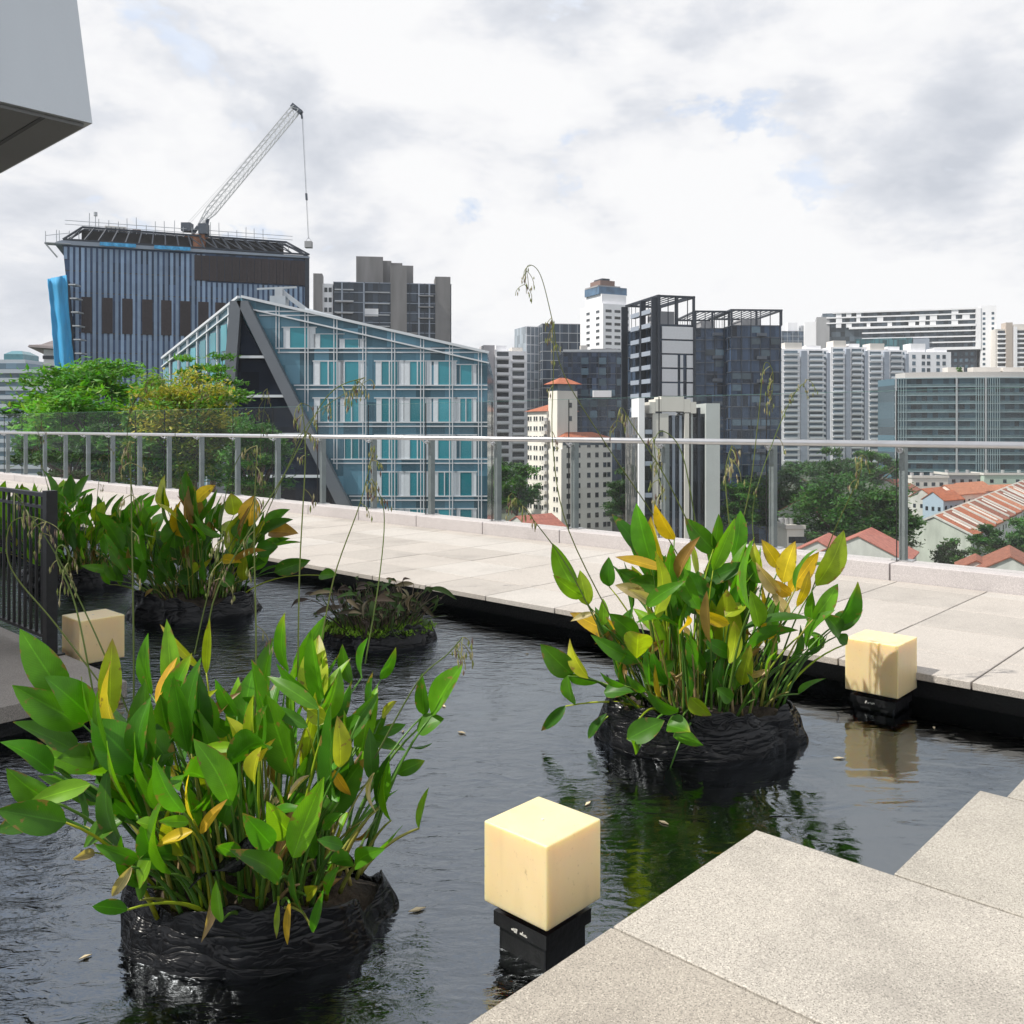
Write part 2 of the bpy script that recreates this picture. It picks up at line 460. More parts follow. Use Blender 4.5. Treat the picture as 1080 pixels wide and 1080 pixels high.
def pool():
    m = bpy.data.materials.new('pool_floor_stone'); m.use_nodes = True
    nt = m.node_tree; N, L = nt.nodes, nt.links
    b = N['Principled BSDF']; b.inputs['Roughness'].default_value = 0.7
    tc = N.new('ShaderNodeTexCoord')
    n = N.new('ShaderNodeTexNoise'); n.inputs['Scale'].default_value = 1.6; n.inputs['Detail'].default_value = 9; n.inputs['Roughness'].default_value = 0.65
    L.new(tc.outputs['Object'], n.inputs['Vector'])
    r = N.new('ShaderNodeValToRGB'); e = r.color_ramp.elements
    e[0].position = 0.36; e[0].color = (0.022, 0.024, 0.026, 1)
    e[1].position = 0.74; e[1].color = (0.27, 0.23, 0.16, 1)
    k = e.new(0.55); k.color = (0.06, 0.058, 0.05, 1)
    L.new(n.outputs['Fac'], r.inputs[0]); L.new(r.outputs[0], b.inputs['Base Color'])
    f = uvprism(MB(), -29, 45, -24, 5.92, -0.39, -0.34)
    f.build('pool_floor', [m], kind='structure')
    # water: clear, mirrors by Fresnel, small wind ripples
    w = bpy.data.materials.new('pool_water'); w.use_nodes = True
    nt = w.node_tree; N, L = nt.nodes, nt.links
    tc = N.new('ShaderNodeTexCoord')
    mp = N.new('ShaderNodeMapping'); mp.inputs['Rotation'].default_value = (0, 0, R(-35)); mp.inputs['Scale'].default_value = (1.0, 2.1, 1.0)
    L.new(tc.outputs['Object'], mp.inputs[0])
    def nz(s, d, dist):
        x = N.new('ShaderNodeTexNoise'); x.inputs['Scale'].default_value = s; x.inputs['Detail'].default_value = d; x.inputs['Distortion'].default_value = dist
        L.new(mp.outputs[0], x.inputs['Vector']); return x.outputs['Fac']
    big = N.new('ShaderNodeTexNoise'); big.inputs['Scale'].default_value = 0.55; big.inputs['Detail'].default_value = 2
    L.new(tc.outputs['Object'], big.inputs['Vector'])
    # ripples are stronger towards the far left, where the wind reaches the water
    sp = N.new('ShaderNodeSeparateXYZ'); L.new(tc.outputs['Object'], sp.inputs[0])
    gr = N.new('ShaderNodeMapRange'); gr.inputs['From Min'].default_value = 1.2; gr.inputs['From Max'].default_value = -1.6
    gr.inputs['To Min'].default_value = 0.12; gr.inputs['To Max'].default_value = 0.8
    L.new(sp.outputs[0], gr.inputs['Value'])
    am = N.new('ShaderNodeMapRange'); am.inputs['From Min'].default_value = 0.35; am.inputs['From Max'].default_value = 0.65
    am.inputs['To Min'].default_value = 0.35; am.inputs['To Max'].default_value = 1.0
    L.new(big.outputs['Fac'], am.inputs['Value'])
    mm = N.new('ShaderNodeMath'); mm.operation = 'MULTIPLY'; L.new(gr.outputs[0], mm.inputs[0]); L.new(am.outputs[0], mm.inputs[1])
    def add(a, b_, kb):
        x = N.new('ShaderNodeMath'); x.operation = 'MULTIPLY_ADD'; L.new(b_, x.inputs[0]); x.inputs[1].default_value = kb; L.new(a, x.inputs[2]); return x.outputs[0]
    h = add(nz(6.8, 4, 1.0), nz(21, 2, 0.6), 0.20)
    hh = N.new('ShaderNodeMath'); hh.operation = 'MULTIPLY'; L.new(h, hh.inputs[0]); L.new(mm.outputs[0], hh.inputs[1])
    bp = N.new('ShaderNodeBump'); bp.inputs['Strength'].default_value = 1.0; bp.inputs['Distance'].default_value = 0.02
    sw = N.new('ShaderNodeMath'); sw.operation = 'MULTIPLY_ADD'; L.new(nz(2.3, 2, 0.6), sw.inputs[0]); sw.inputs[1].default_value = 0.38; L.new(hh.outputs[0], sw.inputs[2])
    L.new(sw.outputs[0], bp.inputs['Height'])
    fr = N.new('ShaderNodeFresnel'); fr.inputs['IOR'].default_value = 2.8; L.new(bp.outputs[0], fr.inputs['Normal'])
    tr = N.new('ShaderNodeBsdfTransparent'); tr.inputs['Color'].default_value = (0.80, 0.83, 0.80, 1)
    gl = N.new('ShaderNodeBsdfGlossy'); gl.inputs['Roughness'].default_value = 0.02; gl.inputs['Color'].default_value = (0.86, 0.93, 1.0, 1); L.new(bp.outputs[0], gl.inputs['Normal'])  # blue tint put into the reflection, standing in for a bluer sky
    mx = N.new('ShaderNodeMixShader'); L.new(fr.outputs[0], mx.inputs[0]); L.new(tr.outputs[0], mx.inputs[1]); L.new(gl.outputs[0], mx.inputs[2])
    L.new(mx.outputs[0], N['Material Output'].inputs['Surface'])
    q = MB(); q.quadpts(UV(-29, -24, -0.2), UV(-29, 5.925, -0.2), UV(45, 5.925, -0.2), UV(45, -24, -0.2))
    o = q.build('water', [w], kind='structure')
    if o.data.polygons[0].normal.z < 0: o.data.flip_normals()
pool()

def paving():
    rnd = random.Random(3)
    g = 0.0055
    def slabs(name, rects, th, mat, ztop=0.0):
        m = MB()
        for u0, u1, v0, v1 in rects:
            dz = rnd.uniform(-0.0015, 0.0015)
            m.m = rnd.randrange(len(mat)) if rnd.random() < 0.75 else 0
            uvprism(m, u0 + g, u1 - g, v0 + g, v1 - g, ztop - th, ztop + dz)
        o = m.build(name, mat, kind='structure')
        chamfer(o, 0.003, 1)
        return o
    rects = []
    vs = [5.73, 6.34, 7.12, 7.92, 8.72, 9.0]
    for i, (v0, v1) in enumerate(zip(vs, vs[1:])):
        off = 0.0 if i % 2 else 0.4
        u = -8.0 + 0.05 + off * (i in (1, 3))
        while u < 44:
            rects.append((u, u + 0.8, v0, v1)); u += 0.8
    slabs('walkway', rects, 0.045, [M_walk, M_walk2, M_walk3])
    rects = [(0.14, 1.64, 2.2, 3.1), (-1.36, 0.14, 2.2, 3.1), (-2.86, -1.36, 2.2, 3.1)]
    for k in range(6):
        v1 = 2.2 - 0.93 * k
        for u0 in (-2.86, -1.36, 0.14):
            rects.append((u0, u0 + 1.5, v1 - 0.93, v1))
    rects += [(-0.36, 1.14, 3.1, 4.06), (-1.86, -0.36, 3.1, 4.06), (-0.46, 1.04, 4.06, 4.99), (-1.96, -0.46, 4.06, 4.99)]
    slabs('viewing_platform', rects, 0.10, [M_near, M_near2, M_near3])
    # dark plinths that carry the platform over the water
    m = MB()
    uvprism(m, -2.8, 1.46, -3.3, 2.95, -0.339, -0.101)
    uvprism(m, -1.8, 0.95, 2.951, 4.85, -0.339, -0.101)
    m.build('platform_base', [M_black], kind='structure')
    # the ledge with the black fence
    slabs('fence_ledge', [(5.3, 6.8, 0.9, 2.38), (6.8, 8.3, 0.9, 2.38), (8.3, 9.8, 0.9, 2.38), (9.8, 11.3, 0.9, 2.38), (11.3, 14, 0.9, 2.38),
                          (5.3, 8.0, -3, 0.9), (8.0, 14.0, -3, 0.9)], 0.09, [M_deckstone])
    m = MB(); uvprism(m, 5.42, 14, -3, 2.26, -0.339, -0.091)
    m.build('ledge_base', [M_black], kind='structure')
    # kerb stones under the glass
    m = MB(); u = 3.33 - 1.4 * 8
    while u < 44:
        uvprism(m, u + 0.006, u + 1.394, 9.0, 9.36, -0.03, 0.165); u += 1.4
    o = m.build('kerb', [M_kerb], kind='structure'); chamfer(o, 0.008, 2)
paving()

# ------------------------------------------------------------ glass railing
M_steel = pm('brushed_steel', (0.55, 0.55, 0.56), 0.32, 0.9, var=0.06, scale=8)
M_post = pm('railing_post_grey', (0.20, 0.225, 0.23), 0.45, 0.35, var=0.1, scale=5)
M_pane = glass_pane_mat('railing_glass', (0.988, 0.996, 0.993))
M_paneedge = pm('glass_edge', (0.10, 0.20, 0.18), 0.15, var=0.1)
M_rubber = pm('black_rubber', (0.015, 0.015, 0.015), 0.6)
def railing():
    t = thing('glass_railing', 'long clear glass railing with round steel handrail along the walkway', 'railing', UV(3.3, 9.2, 0.165), TH + R(90))
    # local frame: x along U, y = -V, z up
    o = Vector((3.3, 9.2))
    def L_(u, v, z): return Vector((u - 3.3, -(v - 9.2), z - 0.165))
    r = MB(); r.tube([L_(-8, 9.10, 1.33), L_(44, 9.10, 1.33)], 0.034, 14)
    r.build('handrail', [M_steel], t, smooth=True)
    pmesh = MB()
    pmesh.box(-0.028, 0.028, -0.13, -0.04, 0.0, 1.155)
    pmesh.m = 1
    pmesh.box(-0.10, 0.10, -0.16, -0.02, 0.0, 0.012)
    pme = pmesh.data('post', [M_post, M_steel])
    br = MB(); br.tube([(0, -0.03, 1.10), (0, 0.06, 1.10), (0, 0.10, 1.13)], 0.012, 8)
    br.tube([(0, 0.005, 1.10), (0, 0.022, 1.10)], 0.03, 12)
    bme = br.data('bracket', [M_steel])
    gm = MB(); gm.box(0.008, 1.392, -0.006, 0.006, 0.0, 1.69)
    gme = gm.data('glass_panel', [M_pane])
    em = MB(); em.box(0.002, 0.0075, -0.008, 0.008, 0.0, 1.69)
    eme = em.data('panel_seal', [M_rubber])
    tm = MB(); tm.box(0.008, 1.392, -0.0061, 0.0061, 1.6905, 1.694)
    tme = tm.data('panel_edge', [M_paneedge])
    k = -5
    while 3.33 + 1.4 * k < 42:
        x = 0.03 + 1.4 * k
        p = put(pme, 'post', t, (x - 0.03, 0, 0))
        put(bme, 'bracket', p)
        g = put(gme, 'glass_panel', t, (x, 0, 0))
        put(eme, 'panel_seal', g); put(tme, 'panel_edge', g)
        k += 1
railing()

# ------------------------------------------------------------ black fence on the ledge
M_iron = pm('black_painted_iron', (0.014, 0.014, 0.015), 0.45, 0.2, var=0.3, scale=20)
def fence():
    t = thing('metal_fence', 'black upright bar metal fence standing on the stone ledge by the pool', 'fence', UV(6.28, 2.30, 0), TH + R(90))
    n = MB(); n.box(0, 4.6, -0.02, 0.02, 1.035, 1.06); n.box(0, 4.6, -0.012, 0.012, 0.955, 0.975)
    n.build('top_rail', [M_iron], t)
    n = MB(); n.box(0, 4.6, -0.012, 0.012, 0.10, 0.12); n.build('bottom_rail', [M_iron], t)
    pb = MB(); pb.box(-0.035, 0.035, -0.035, 0.035, 0, 1.08); pb.box(-0.07, 0.07, -0.07, 0.07, 0, 0.012)
    pme = pb.data('post', [M_iron])
    for x in (0, 2.3, 4.6): put(pme, 'post', t, (x, 0, 0))
    bb = MB(); bb.box(-0.0085, 0.0085, -0.0085, 0.0085, 0.12, 1.035); bme = bb.data('baluster', [M_iron])
    x = 0.13
    while x < 4.55:
        if abs(x - 2.3) > 0.05: put(bme, 'baluster', t, (x, 0, 0))
        x += 0.105
    # the return that runs back along the ledge's inner side
    n = MB(); n.box(-0.02, 0.02, 0.04, 1.3, 1.035, 1.06)
fence()

# ------------------------------------------------------------ canopy corner overhead
def canopy():
    t = thing('concrete_canopy', 'grey flat edge of a building canopy jutting overhead with a dark soffit', 'canopy', UV(10, -4, 0), 0)
    b = UV(10, -4, 0)
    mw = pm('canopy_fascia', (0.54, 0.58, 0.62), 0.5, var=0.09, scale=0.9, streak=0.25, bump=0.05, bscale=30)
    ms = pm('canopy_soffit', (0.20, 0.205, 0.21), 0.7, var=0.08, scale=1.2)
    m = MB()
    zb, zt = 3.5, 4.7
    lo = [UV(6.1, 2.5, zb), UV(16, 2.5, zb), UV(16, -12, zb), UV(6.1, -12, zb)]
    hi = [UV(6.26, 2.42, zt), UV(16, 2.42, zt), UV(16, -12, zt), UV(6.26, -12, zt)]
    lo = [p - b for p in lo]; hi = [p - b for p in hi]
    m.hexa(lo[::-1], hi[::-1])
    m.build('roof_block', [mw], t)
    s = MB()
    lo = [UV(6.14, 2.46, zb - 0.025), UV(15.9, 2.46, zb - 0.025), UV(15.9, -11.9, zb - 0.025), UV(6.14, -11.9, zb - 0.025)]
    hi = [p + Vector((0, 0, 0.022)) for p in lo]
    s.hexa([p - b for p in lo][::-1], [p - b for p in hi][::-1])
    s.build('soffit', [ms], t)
    j2 = MB(); j2.hexa([UV(6.14, v_, zb - 0.028) - b for v_ in (2.19, 2.22)] + [UV(15.9, v_, zb - 0.028) - b for v_ in (2.22, 2.19)], [UV(6.14, v_, zb - 0.0255) - b for v_ in (2.19, 2.22)] + [UV(15.9, v_, zb - 0.0255) - b for v_ in (2.22, 2.19)]); j2.build('soffit_joint', [M_rubber], t)
    j = MB()
    j.hexa([UV(6.14, 1.62, zb - 0.028) - b, UV(6.14, 1.66, zb - 0.028) - b, UV(15.9, 1.66, zb - 0.028) - b, UV(15.9, 1.62, zb - 0.028) - b],
           [UV(6.14, 1.62, zb - 0.0255) - b, UV(6.14, 1.66, zb - 0.0255) - b, UV(15.9, 1.66, zb - 0.0255) - b, UV(15.9, 1.62, zb - 0.0255) - b])
    j.build('soffit_joint', [M_rubber], t)
    jf = MB()
    for uu in (7.9, 9.7, 11.5): jf.hexa([UV(uu, 2.505 - 0.0, zb) - b, UV(uu + .012, 2.505, zb) - b, UV(uu + .012, 2.507, zb) - b, UV(uu, 2.507, zb) - b], [UV(uu, 2.425, zt) - b, UV(uu + .012, 2.425, zt) - b, UV(uu + .012, 2.427, zt) - b, UV(uu, 2.427, zt) - b])
    jf.build('fascia_joint', [M_rubber], t)
    c = MB(); c.tube([(0, 0, 0), (0, 0, 3.47)], 0.25, 20); cme = c.data('column', [mw], True)
    put(cme, 'column', t, UV(11.5, -1.0, 0) - b); put(cme, 'column', t, UV(11.5, -8.0, 0) - b)
canopy()
# ============================================================ CUBE LAMPS IN THE WATER
def wax():
    m = bpy.data.materials.new('cream_resin'); m.use_nodes = True
    nt = m.node_tree; N, L = nt.nodes, nt.links
    b = N['Principled BSDF']
    b.inputs['Roughness'].default_value = 0.42
    b.inputs['Subsurface Weight'].default_value = 0.6
    b.inputs['Subsurface Radius'].default_value = (0.09, 0.06, 0.02)
    b.inputs['Subsurface Scale'].default_value = 1.0
    tc = N.new('ShaderNodeTexCoord')
    n = N.new('ShaderNodeTexNoise'); n.inputs['Scale'].default_value = 5; n.inputs['Detail'].default_value = 5
    mp = N.new('ShaderNodeMapping'); mp.inputs['Scale'].default_value = (1, 1, 0.8)
    L.new(tc.outputs['Object'], mp.inputs[0]); L.new(mp.outputs[0], n.inputs['Vector'])
    r = N.new('ShaderNodeValToRGB'); e = r.color_ramp.elements
    e[0].position = 0.25; e[0].color = (0.76, 0.58, 0.31, 1); e[1].position = 0.8; e[1].color = (0.82, 0.665, 0.39, 1)
    L.new(n.outputs['Fac'], r.inputs[0])
    # fine scratches and specks of dirt
    v = N.new('ShaderNodeTexNoise'); v.inputs['Scale'].default_value = 70; v.inputs['Detail'].default_value = 3
    L.new(mp.outputs[0], v.inputs['Vector'])
    mr = N.new('ShaderNodeMapRange'); mr.inputs['From Min'].default_value = 0.66; mr.inputs['From Max'].default_value = 0.78
    mr.inputs['To Max'].default_value = 0.5
    L.new(v.outputs['Fac'], mr.inputs['Value'])
    mx = N.new('ShaderNodeMixRGB'); L.new(mr.outputs[0], mx.inputs[0]); L.new(r.outputs[0], mx.inputs[1]); mx.inputs[2].default_value = (0.35, 0.24, 0.12, 1)
    sz = N.new('ShaderNodeSeparateXYZ'); L.new(tc.outputs['Object'], sz.inputs[0])
    st = N.new('ShaderNodeTexNoise'); st.inputs['Scale'].default_value = 14; st.inputs['Detail'].default_value = 6
    mq = N.new('ShaderNodeMapping'); mq.inputs['Scale'].default_value = (1, 1, 0.18); L.new(tc.outputs['Object'], mq.inputs[0]); L.new(mq.outputs[0], st.inputs['Vector'])
    zz = N.new('ShaderNodeMapRange'); zz.inputs['From Min'].default_value = 0.42; zz.inputs['From Max'].default_value = 0.26; zz.inputs['To Max'].default_value = 0.16; L.new(sz.outputs[2], zz.inputs['Value'])
    sa = N.new('ShaderNodeMath'); sa.operation = 'ADD'; L.new(st.outputs['Fac'], sa.inputs[0]); L.new(zz.outputs[0], sa.inputs[1])
    sr = N.new('ShaderNodeMapRange'); sr.inputs['From Min'].default_value = 0.56; sr.inputs['From Max'].default_value = 0.80; sr.inputs['To Max'].default_value = 0.22; L.new(sa.outputs[0], sr.inputs['Value'])
    mg = N.new('ShaderNodeMixRGB'); mg.inputs[2].default_value = (0.46, 0.33, 0.16, 1); L.new(sr.outputs[0], mg.inputs[0]); L.new(mx.outputs[0], mg.inputs[1])
    L.new(mg.outputs[0], b.inputs['Base Color'])
    bp = N.new('ShaderNodeBump'); bp.inputs['Strength'].default_value = 0.12; bp.inputs['Distance'].default_value = 0.004
    L.new(n.outputs['Fac'], bp.inputs['Height']); L.new(bp.outputs[0], b.inputs['Normal'])
    return m
M_wax = wax()
M_plinth = pm('black_plastic', (0.013, 0.013, 0.014), 0.35, var=0.3, scale=14, bump=0.15, bscale=30)
M_scuff = pm('worn_white_mark', (0.55, 0.54, 0.50), 0.8, var=0.3, scale=60)
def cube_lamp(x, y, Y0, s, zb, label):
    """x, y: front corner of the cube's bottom; the lamp's sides follow the pool's edges."""
    X0 = XY(x, Y0)
    c = Vector((X0, Y0, 0)) + U * s / 2 + V * s / 2
    t = thing('cube_lamp', label, 'lamp', (c.x, c.y, -0.34), TH, 'cream cube lamps standing in the pool')
    h = s / 2
    m = MB(); m.box(-h, h, -h, h, zb + 0.34, 0.213 + 0.34)
    o = m.build('lamp_shade', [M_wax], t); chamfer(o, 0.006, 3)
    k = h - 0.035
    m = MB(); m.box(-k, k, -k, k, 0, zb + 0.34 - 0.028)
    o = m.build('base', [M_plinth], t); chamfer(o, 0.006, 2)
    m = MB(); m.box(-k - 0.012, k + 0.012, -k - 0.012, k + 0.012, zb + 0.34 - 0.075, zb + 0.34 - 0.03)
    m.box(-k + 0.02, k - 0.02, -k + 0.02, k - 0.02, zb + 0.34 - 0.03, zb + 0.34 - 0.001)
    m.build('collar', [M_plinth], o)
    rnd = random.Random(int(x)); m = MB()
    for i in range(9):
        q = -k + 0.06 + rnd.random() * 0.07; z = zb + 0.34 - 0.07 + rnd.random() * 0.012
        # scuffs on the base, on the side that faces the viewing platform
        m.box(-k - 0.0135, -k - 0.0121, -q - 0.012, -q + rnd.uniform(-0.008, 0.004), z, z + rnd.uniform(0.002, 0.008))
    m.build('scuff', [M_scuff], o)
    m = MB(); m.tube([(0, 0, 0.553), (0, 0, 0.5545)], 0.006, 10); m.build('screw_cap', [M_scuff], t)
cube_lamp(576.8, 984, 2.78, 0.272, -0.05, 'cream cube lamp on black base, the near one beside the granite viewing platform')
cube_lamp(947.2, 738, 5.32, 0.317, -0.10, 'cream cube lamp close to the walkway edge with a leaf shadow on its side')
cube_lamp(84, 700, 6.0, 0.30, -0.08, 'cream cube lamp in shade by the black metal fence, half hidden by leaves')

# ============================================================ WATER PLANTS IN BLACK BAGS
M_leaf = leaf_mat('water_plant_leaf', 0.36)
M_stem = leaf_mat('water_plant_stem', 0.12, veins=False)
M_seed = leaf_mat('dry_seed_stalk', 0.15, veins=False, rough=0.7)
M_dead = leaf_mat('dead_stem', 0.05, veins=False, rough=0.8)
def crumpled_plastic():
    m = bpy.data.materials.new('black_plastic_bag'); m.use_nodes = True
    nt = m.node_tree; N, L = nt.nodes, nt.links
    b = N['Principled BSDF']; b.inputs['Base Color'].default_value = (0.006, 0.006, 0.007, 1); b.inputs['Roughness'].default_value = 0.27; b.inputs['Specular IOR Level'].default_value = 0.32
    tc = N.new('ShaderNodeTexCoord')
    def creases(rot, scl, s, d):
        mp = N.new('ShaderNodeMapping'); mp.inputs['Rotation'].default_value = rot; mp.inputs['Scale'].default_value = scl
        L.new(tc.outputs['Object'], mp.inputs[0])
        n = N.new('ShaderNodeTexNoise'); n.inputs['Scale'].default_value = s; n.inputs['Detail'].default_value = d; n.inputs['Distortion'].default_value = 1.1
        L.new(mp.outputs[0], n.inputs['Vector'])
        a = N.new('ShaderNodeMath'); a.operation = 'SUBTRACT'; L.new(n.outputs['Fac'], a.inputs[0]); a.inputs[1].default_value = 0.5
        c = N.new('ShaderNodeMath'); c.operation = 'ABSOLUTE'; L.new(a.outputs[0], c.inputs[0])
        p = N.new('ShaderNodeMath'); p.operation = 'POWER'; L.new(c.outputs[0], p.inputs[0]); p.inputs[1].default_value = 0.6; return p.outputs[0]
    ad = N.new('ShaderNodeMath'); ad.operation = 'ADD'
    L.new(creases((0.25, 0.30, 0.0), (1, 1, 5.0), 2.2, 1), ad.inputs[0]); L.new(creases((-0.5, 0.35, 0.4), (1.6, 1.6, 0.8), 3.0, 1), ad.inputs[1])
    a2 = N.new('ShaderNodeMath'); a2.operation = 'MULTIPLY_ADD'; L.new(creases((0.5, -0.3, 0.8), (1, 1, 2.5), 9.0, 2), a2.inputs[0]); a2.inputs[1].default_value = 0.35; L.new(ad.outputs[0], a2.inputs[2])
    bp = N.new('ShaderNodeBump'); bp.inputs['Strength'].default_value = 1.0; bp.inputs['Distance'].default_value = 0.02
    L.new(a2.outputs[0], bp.inputs['Height']); L.new(bp.outputs[0], b.inputs['Normal'])
    return m
M_bag = crumpled_plastic()
M_soil = pm('wet_soil', (0.045, 0.033, 0.022), 0.9, var=0.6, scale=16, bump=1.0, bscale=55)
M_moss = pm('moss', (0.17, 0.32, 0.02), 0.95, var=0.55, scale=12, bump=1.0, bscale=70)
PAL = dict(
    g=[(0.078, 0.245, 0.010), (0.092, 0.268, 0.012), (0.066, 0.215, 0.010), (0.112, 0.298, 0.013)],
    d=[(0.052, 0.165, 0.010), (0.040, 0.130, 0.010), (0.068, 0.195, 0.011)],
    l=[(0.165, 0.355, 0.015), (0.190, 0.380, 0.018)],
    h=[(0.340, 0.390, 0.022), (0.270, 0.360, 0.020)],
    y=[(0.640, 0.440, 0.025), (0.680, 0.490, 0.040), (0.620, 0.410, 0.020)],
    o=[(0.580, 0.350, 0.030), (0.540, 0.330, 0.040)],
    b=[(0.300, 0.180, 0.055), (0.250, 0.150, 0.050)],
    t=[(0.480, 0.350, 0.170), (0.540, 0.420, 0.230)])

def leaf(mb, B, T, W, face, rnd, col, arch=0.07, fold=0.22, tip=None):
    a = T - B; Ln = a.length
    s = a.cross(face)
    s = s.normalized() if s.length > 1e-4 else Vector((1, 0, 0))
    n = s.cross(a).normalized()
    if n.dot(face) < 0: n = -n
    seg, ac = 9, (-1.0, -0.55, 0.0, 0.55, 1.0)
    i0 = len(mb.v); cols = {}
    ph = rnd.uniform(0, 6.28); wv = rnd.uniform(0.02, 0.07)
    tw = rnd.uniform(-0.6, 0.6)
    for k in range(seg + 1):
        t = k / seg
        tt = min(max(t, 0.004), 0.996)
        w = W * 0.5 * (tt ** 0.62) * ((1 - tt) ** 0.95) / 0.352
        if k == 0: w = 0.004
        c0 = B + a * t + n * (arch * Ln * math.sin(math.pi * t) * 0.9 - 0.0 * t)
        ang = tw * t
        s2 = s * math.cos(ang) + n * math.sin(ang); n2 = n * math.cos(ang) - s * math.sin(ang)
        for q in ac:
            rip = wv * W * math.sin(ph + t * 11 + q * 2.5) * abs(q)
            p = c0 + s2 * (w * q) + n2 * (abs(q) * w * fold + rip * 0.35)
            cols[len(mb.v)] = mixc(col, tip, max(0.0, (t - 0.72) / 0.28) * (0.6 + 0.4 * abs(q))) if tip else col
            mb.v.append(tuple(p))
            while len(mb.uv) < len(mb.v) - 1: mb.uv.append(None)
            mb.uv.append((t, q))
    for k in range(seg):
        for j in range(4):
            f = (i0 + k * 5 + j, i0 + k * 5 + j + 1, i0 + (k + 1) * 5 + j + 1, i0 + (k + 1) * 5 + j)
            mb.f.append(f); mb.mi.append(0); mb.c.append(cols)
def mixc(a, b, f): return tuple(x + (y - x) * f for x, y in zip(a, b))
def vary(c, rnd, k=0.18):
    m = rnd.uniform(1 - k, 1 + k)
    return (c[0] * m * rnd.uniform(0.9, 1.1), c[1] * m, c[2] * m)

def bez(p0, p1, p2, n):
    return [p0 * (1 - t) ** 2 + p1 * 2 * t * (1 - t) + p2 * t * t for t in [k / n for k in range(n + 1)]]

def bag(parent, base, rx, ry, yaw, ztop, rnd, soil, tilt=0.0, sub='soil'):
    """Crumpled black bag: sides gathered into folds, the rim turned in over the soil."""
    n = 150
    prof = [(-0.34, 1.03), (-0.29, 1.06), (-0.24, 1.07), (-0.19, 1.06), (-0.15, 1.04), (-0.11, 1.01), (-0.07, 0.985), (-0.035, 0.965), (-0.008, 0.95), (0.002, 0.94), (-0.008, 0.925), (-0.035, 0.90)]
    m = MB(); seed = rnd.uniform(0, 100)
    def at(k, j):
        a = 2 * math.pi * j / n
        z0, r = prof[k]
        ca, sa = math.cos(a), math.sin(a)
        top = ztop + 0.12 * noise.noise((ca * 1.6 + seed, sa * 1.6, 2.0)) + 0.05 * noise.noise((ca * 5 + seed, sa * 5, 4.0)) + tilt * ca
        f = (z0 + 0.34) / 0.34
        z = -0.34 + (top + 0.34) * min(f, 1.0) + max(z0, 0) + (z0 if k >= 10 else 0)
        # slack sides: broad sags, gathered pleats that run down and across, small crumples
        pl = a * 9 + z * 14 + 3 * noise.noise((ca * 2 + seed, sa * 2, z * 3))
        fold = 0.09 * noise.noise((ca * 2 + seed, sa * 2, z * 4)) + 0.05 * noise.noise((ca * 5 + seed, sa * 5, z * 9))
        fold += 0.03 * abs(math.sin(pl)) * (0.4 + noise.noise((ca * 3, sa * 3 + seed, 0)))
        fold += 0.02 * (abs(noise.noise((ca * 6 + seed * 2, sa * 6, z * 10))) - 0.2)
        rr = r + fold * (1.0 if 0 < k < 10 else 0.6)
        x, y = rx * rr * ca, ry * rr * sa
        cy, sy = math.cos(yaw), math.sin(yaw)
        return (x * cy - y * sy, x * sy + y * cy, z + 0.34)
    for k in range(len(prof)):
        for j in range(n): m.v.append(at(k, j))
    for k in range(len(prof) - 1):
        for j in range(n):
            j2 = (j + 1) % n
            m.face((k * n + j, k * n + j2, (k + 1) * n + j2, (k + 1) * n + j))
    b = m.build('bag', [M_bag], parent, smooth=True)
    sm = b.modifiers.new('smooth', 'SUBSURF'); sm.levels = 1; sm.render_levels = 1
    s = MB()
    ring = [Vector(at(len(prof) - 1, j)) for j in range(n)]
    cen = sum(ring, Vector()) / n
    rows = 9
    for k in range(rows):
        f = 1.03 - k / rows
        for p in ring:
            q = cen + (p - cen) * f
            q.z += 0.075 * max(0.0, 1 - f) ** 0.5 + 0.04 * noise.noise((q.x * 9 + seed, q.y * 9, 1))
            s.v.append(tuple(q))
    s.v.append((cen.x, cen.y, cen.z + 0.075)); c = len(s.v) - 1
    for k in range(rows - 1):
        for j in range(n):
            j2 = (j + 1) % n
            s.face((k * n + j, k * n + j2, (k + 1) * n + j2, (k + 1) * n + j))
    for j in range(n): s.face(((rows - 1) * n + j, (rows - 1) * n + (j + 1) % n, c))
    s.build(sub, [soil], b, smooth=True)
    return b

def seeds(mb, p, rnd, k, size, drop):
    """Thin drooping twigs with small dry seed husks."""
    for _ in range(k):
        L0 = drop * rnd.uniform(0.5, 1.2); a = rnd.uniform(0, 6.28)
        q = p + Vector((math.cos(a) * L0 * 0.45, math.sin(a) * L0 * 0.45, -L0 * rnd.uniform(0.4, 1.0)))
        mid = (p + q) / 2 + Vector((math.cos(a), math.sin(a), 0.5)) * L0 * 0.25
        pts = bez(p, mid, q, 4)
        mb.col = vary((0.20, 0.20, 0.08), rnd, 0.3)
        mb.tube(pts, size * 0.16, 4, cap=False)
        for m in range(rnd.randint(2, 5)):
            c = pts[rnd.randint(2, 4)] + Vector((rnd.uniform(-1, 1), rnd.uniform(-1, 1), rnd.uniform(-1, 0.3))) * size * 1.2
            mb.col = rnd.choice([(0.26, 0.26, 0.11), (0.36, 0.32, 0.19), (0.14, 0.09, 0.08), (0.18, 0.22, 0.06)])
            i = len(mb.v); h = size * rnd.uniform(0.9, 1.8); w = size * 0.36
            mb.v += [tuple(c + Vector(d)) for d in ((0, 0, h), (w, 0, 0), (0, w, 0), (-w, 0, 0), (0, -w, 0), (0, 0, -h))]
            for f in ((0, 1, 2), (0, 2, 3), (0, 3, 4), (0, 4, 1), (5, 2, 1), (5, 3, 2), (5, 4, 3), (5, 1, 4)): mb.face([i + x for x in f])

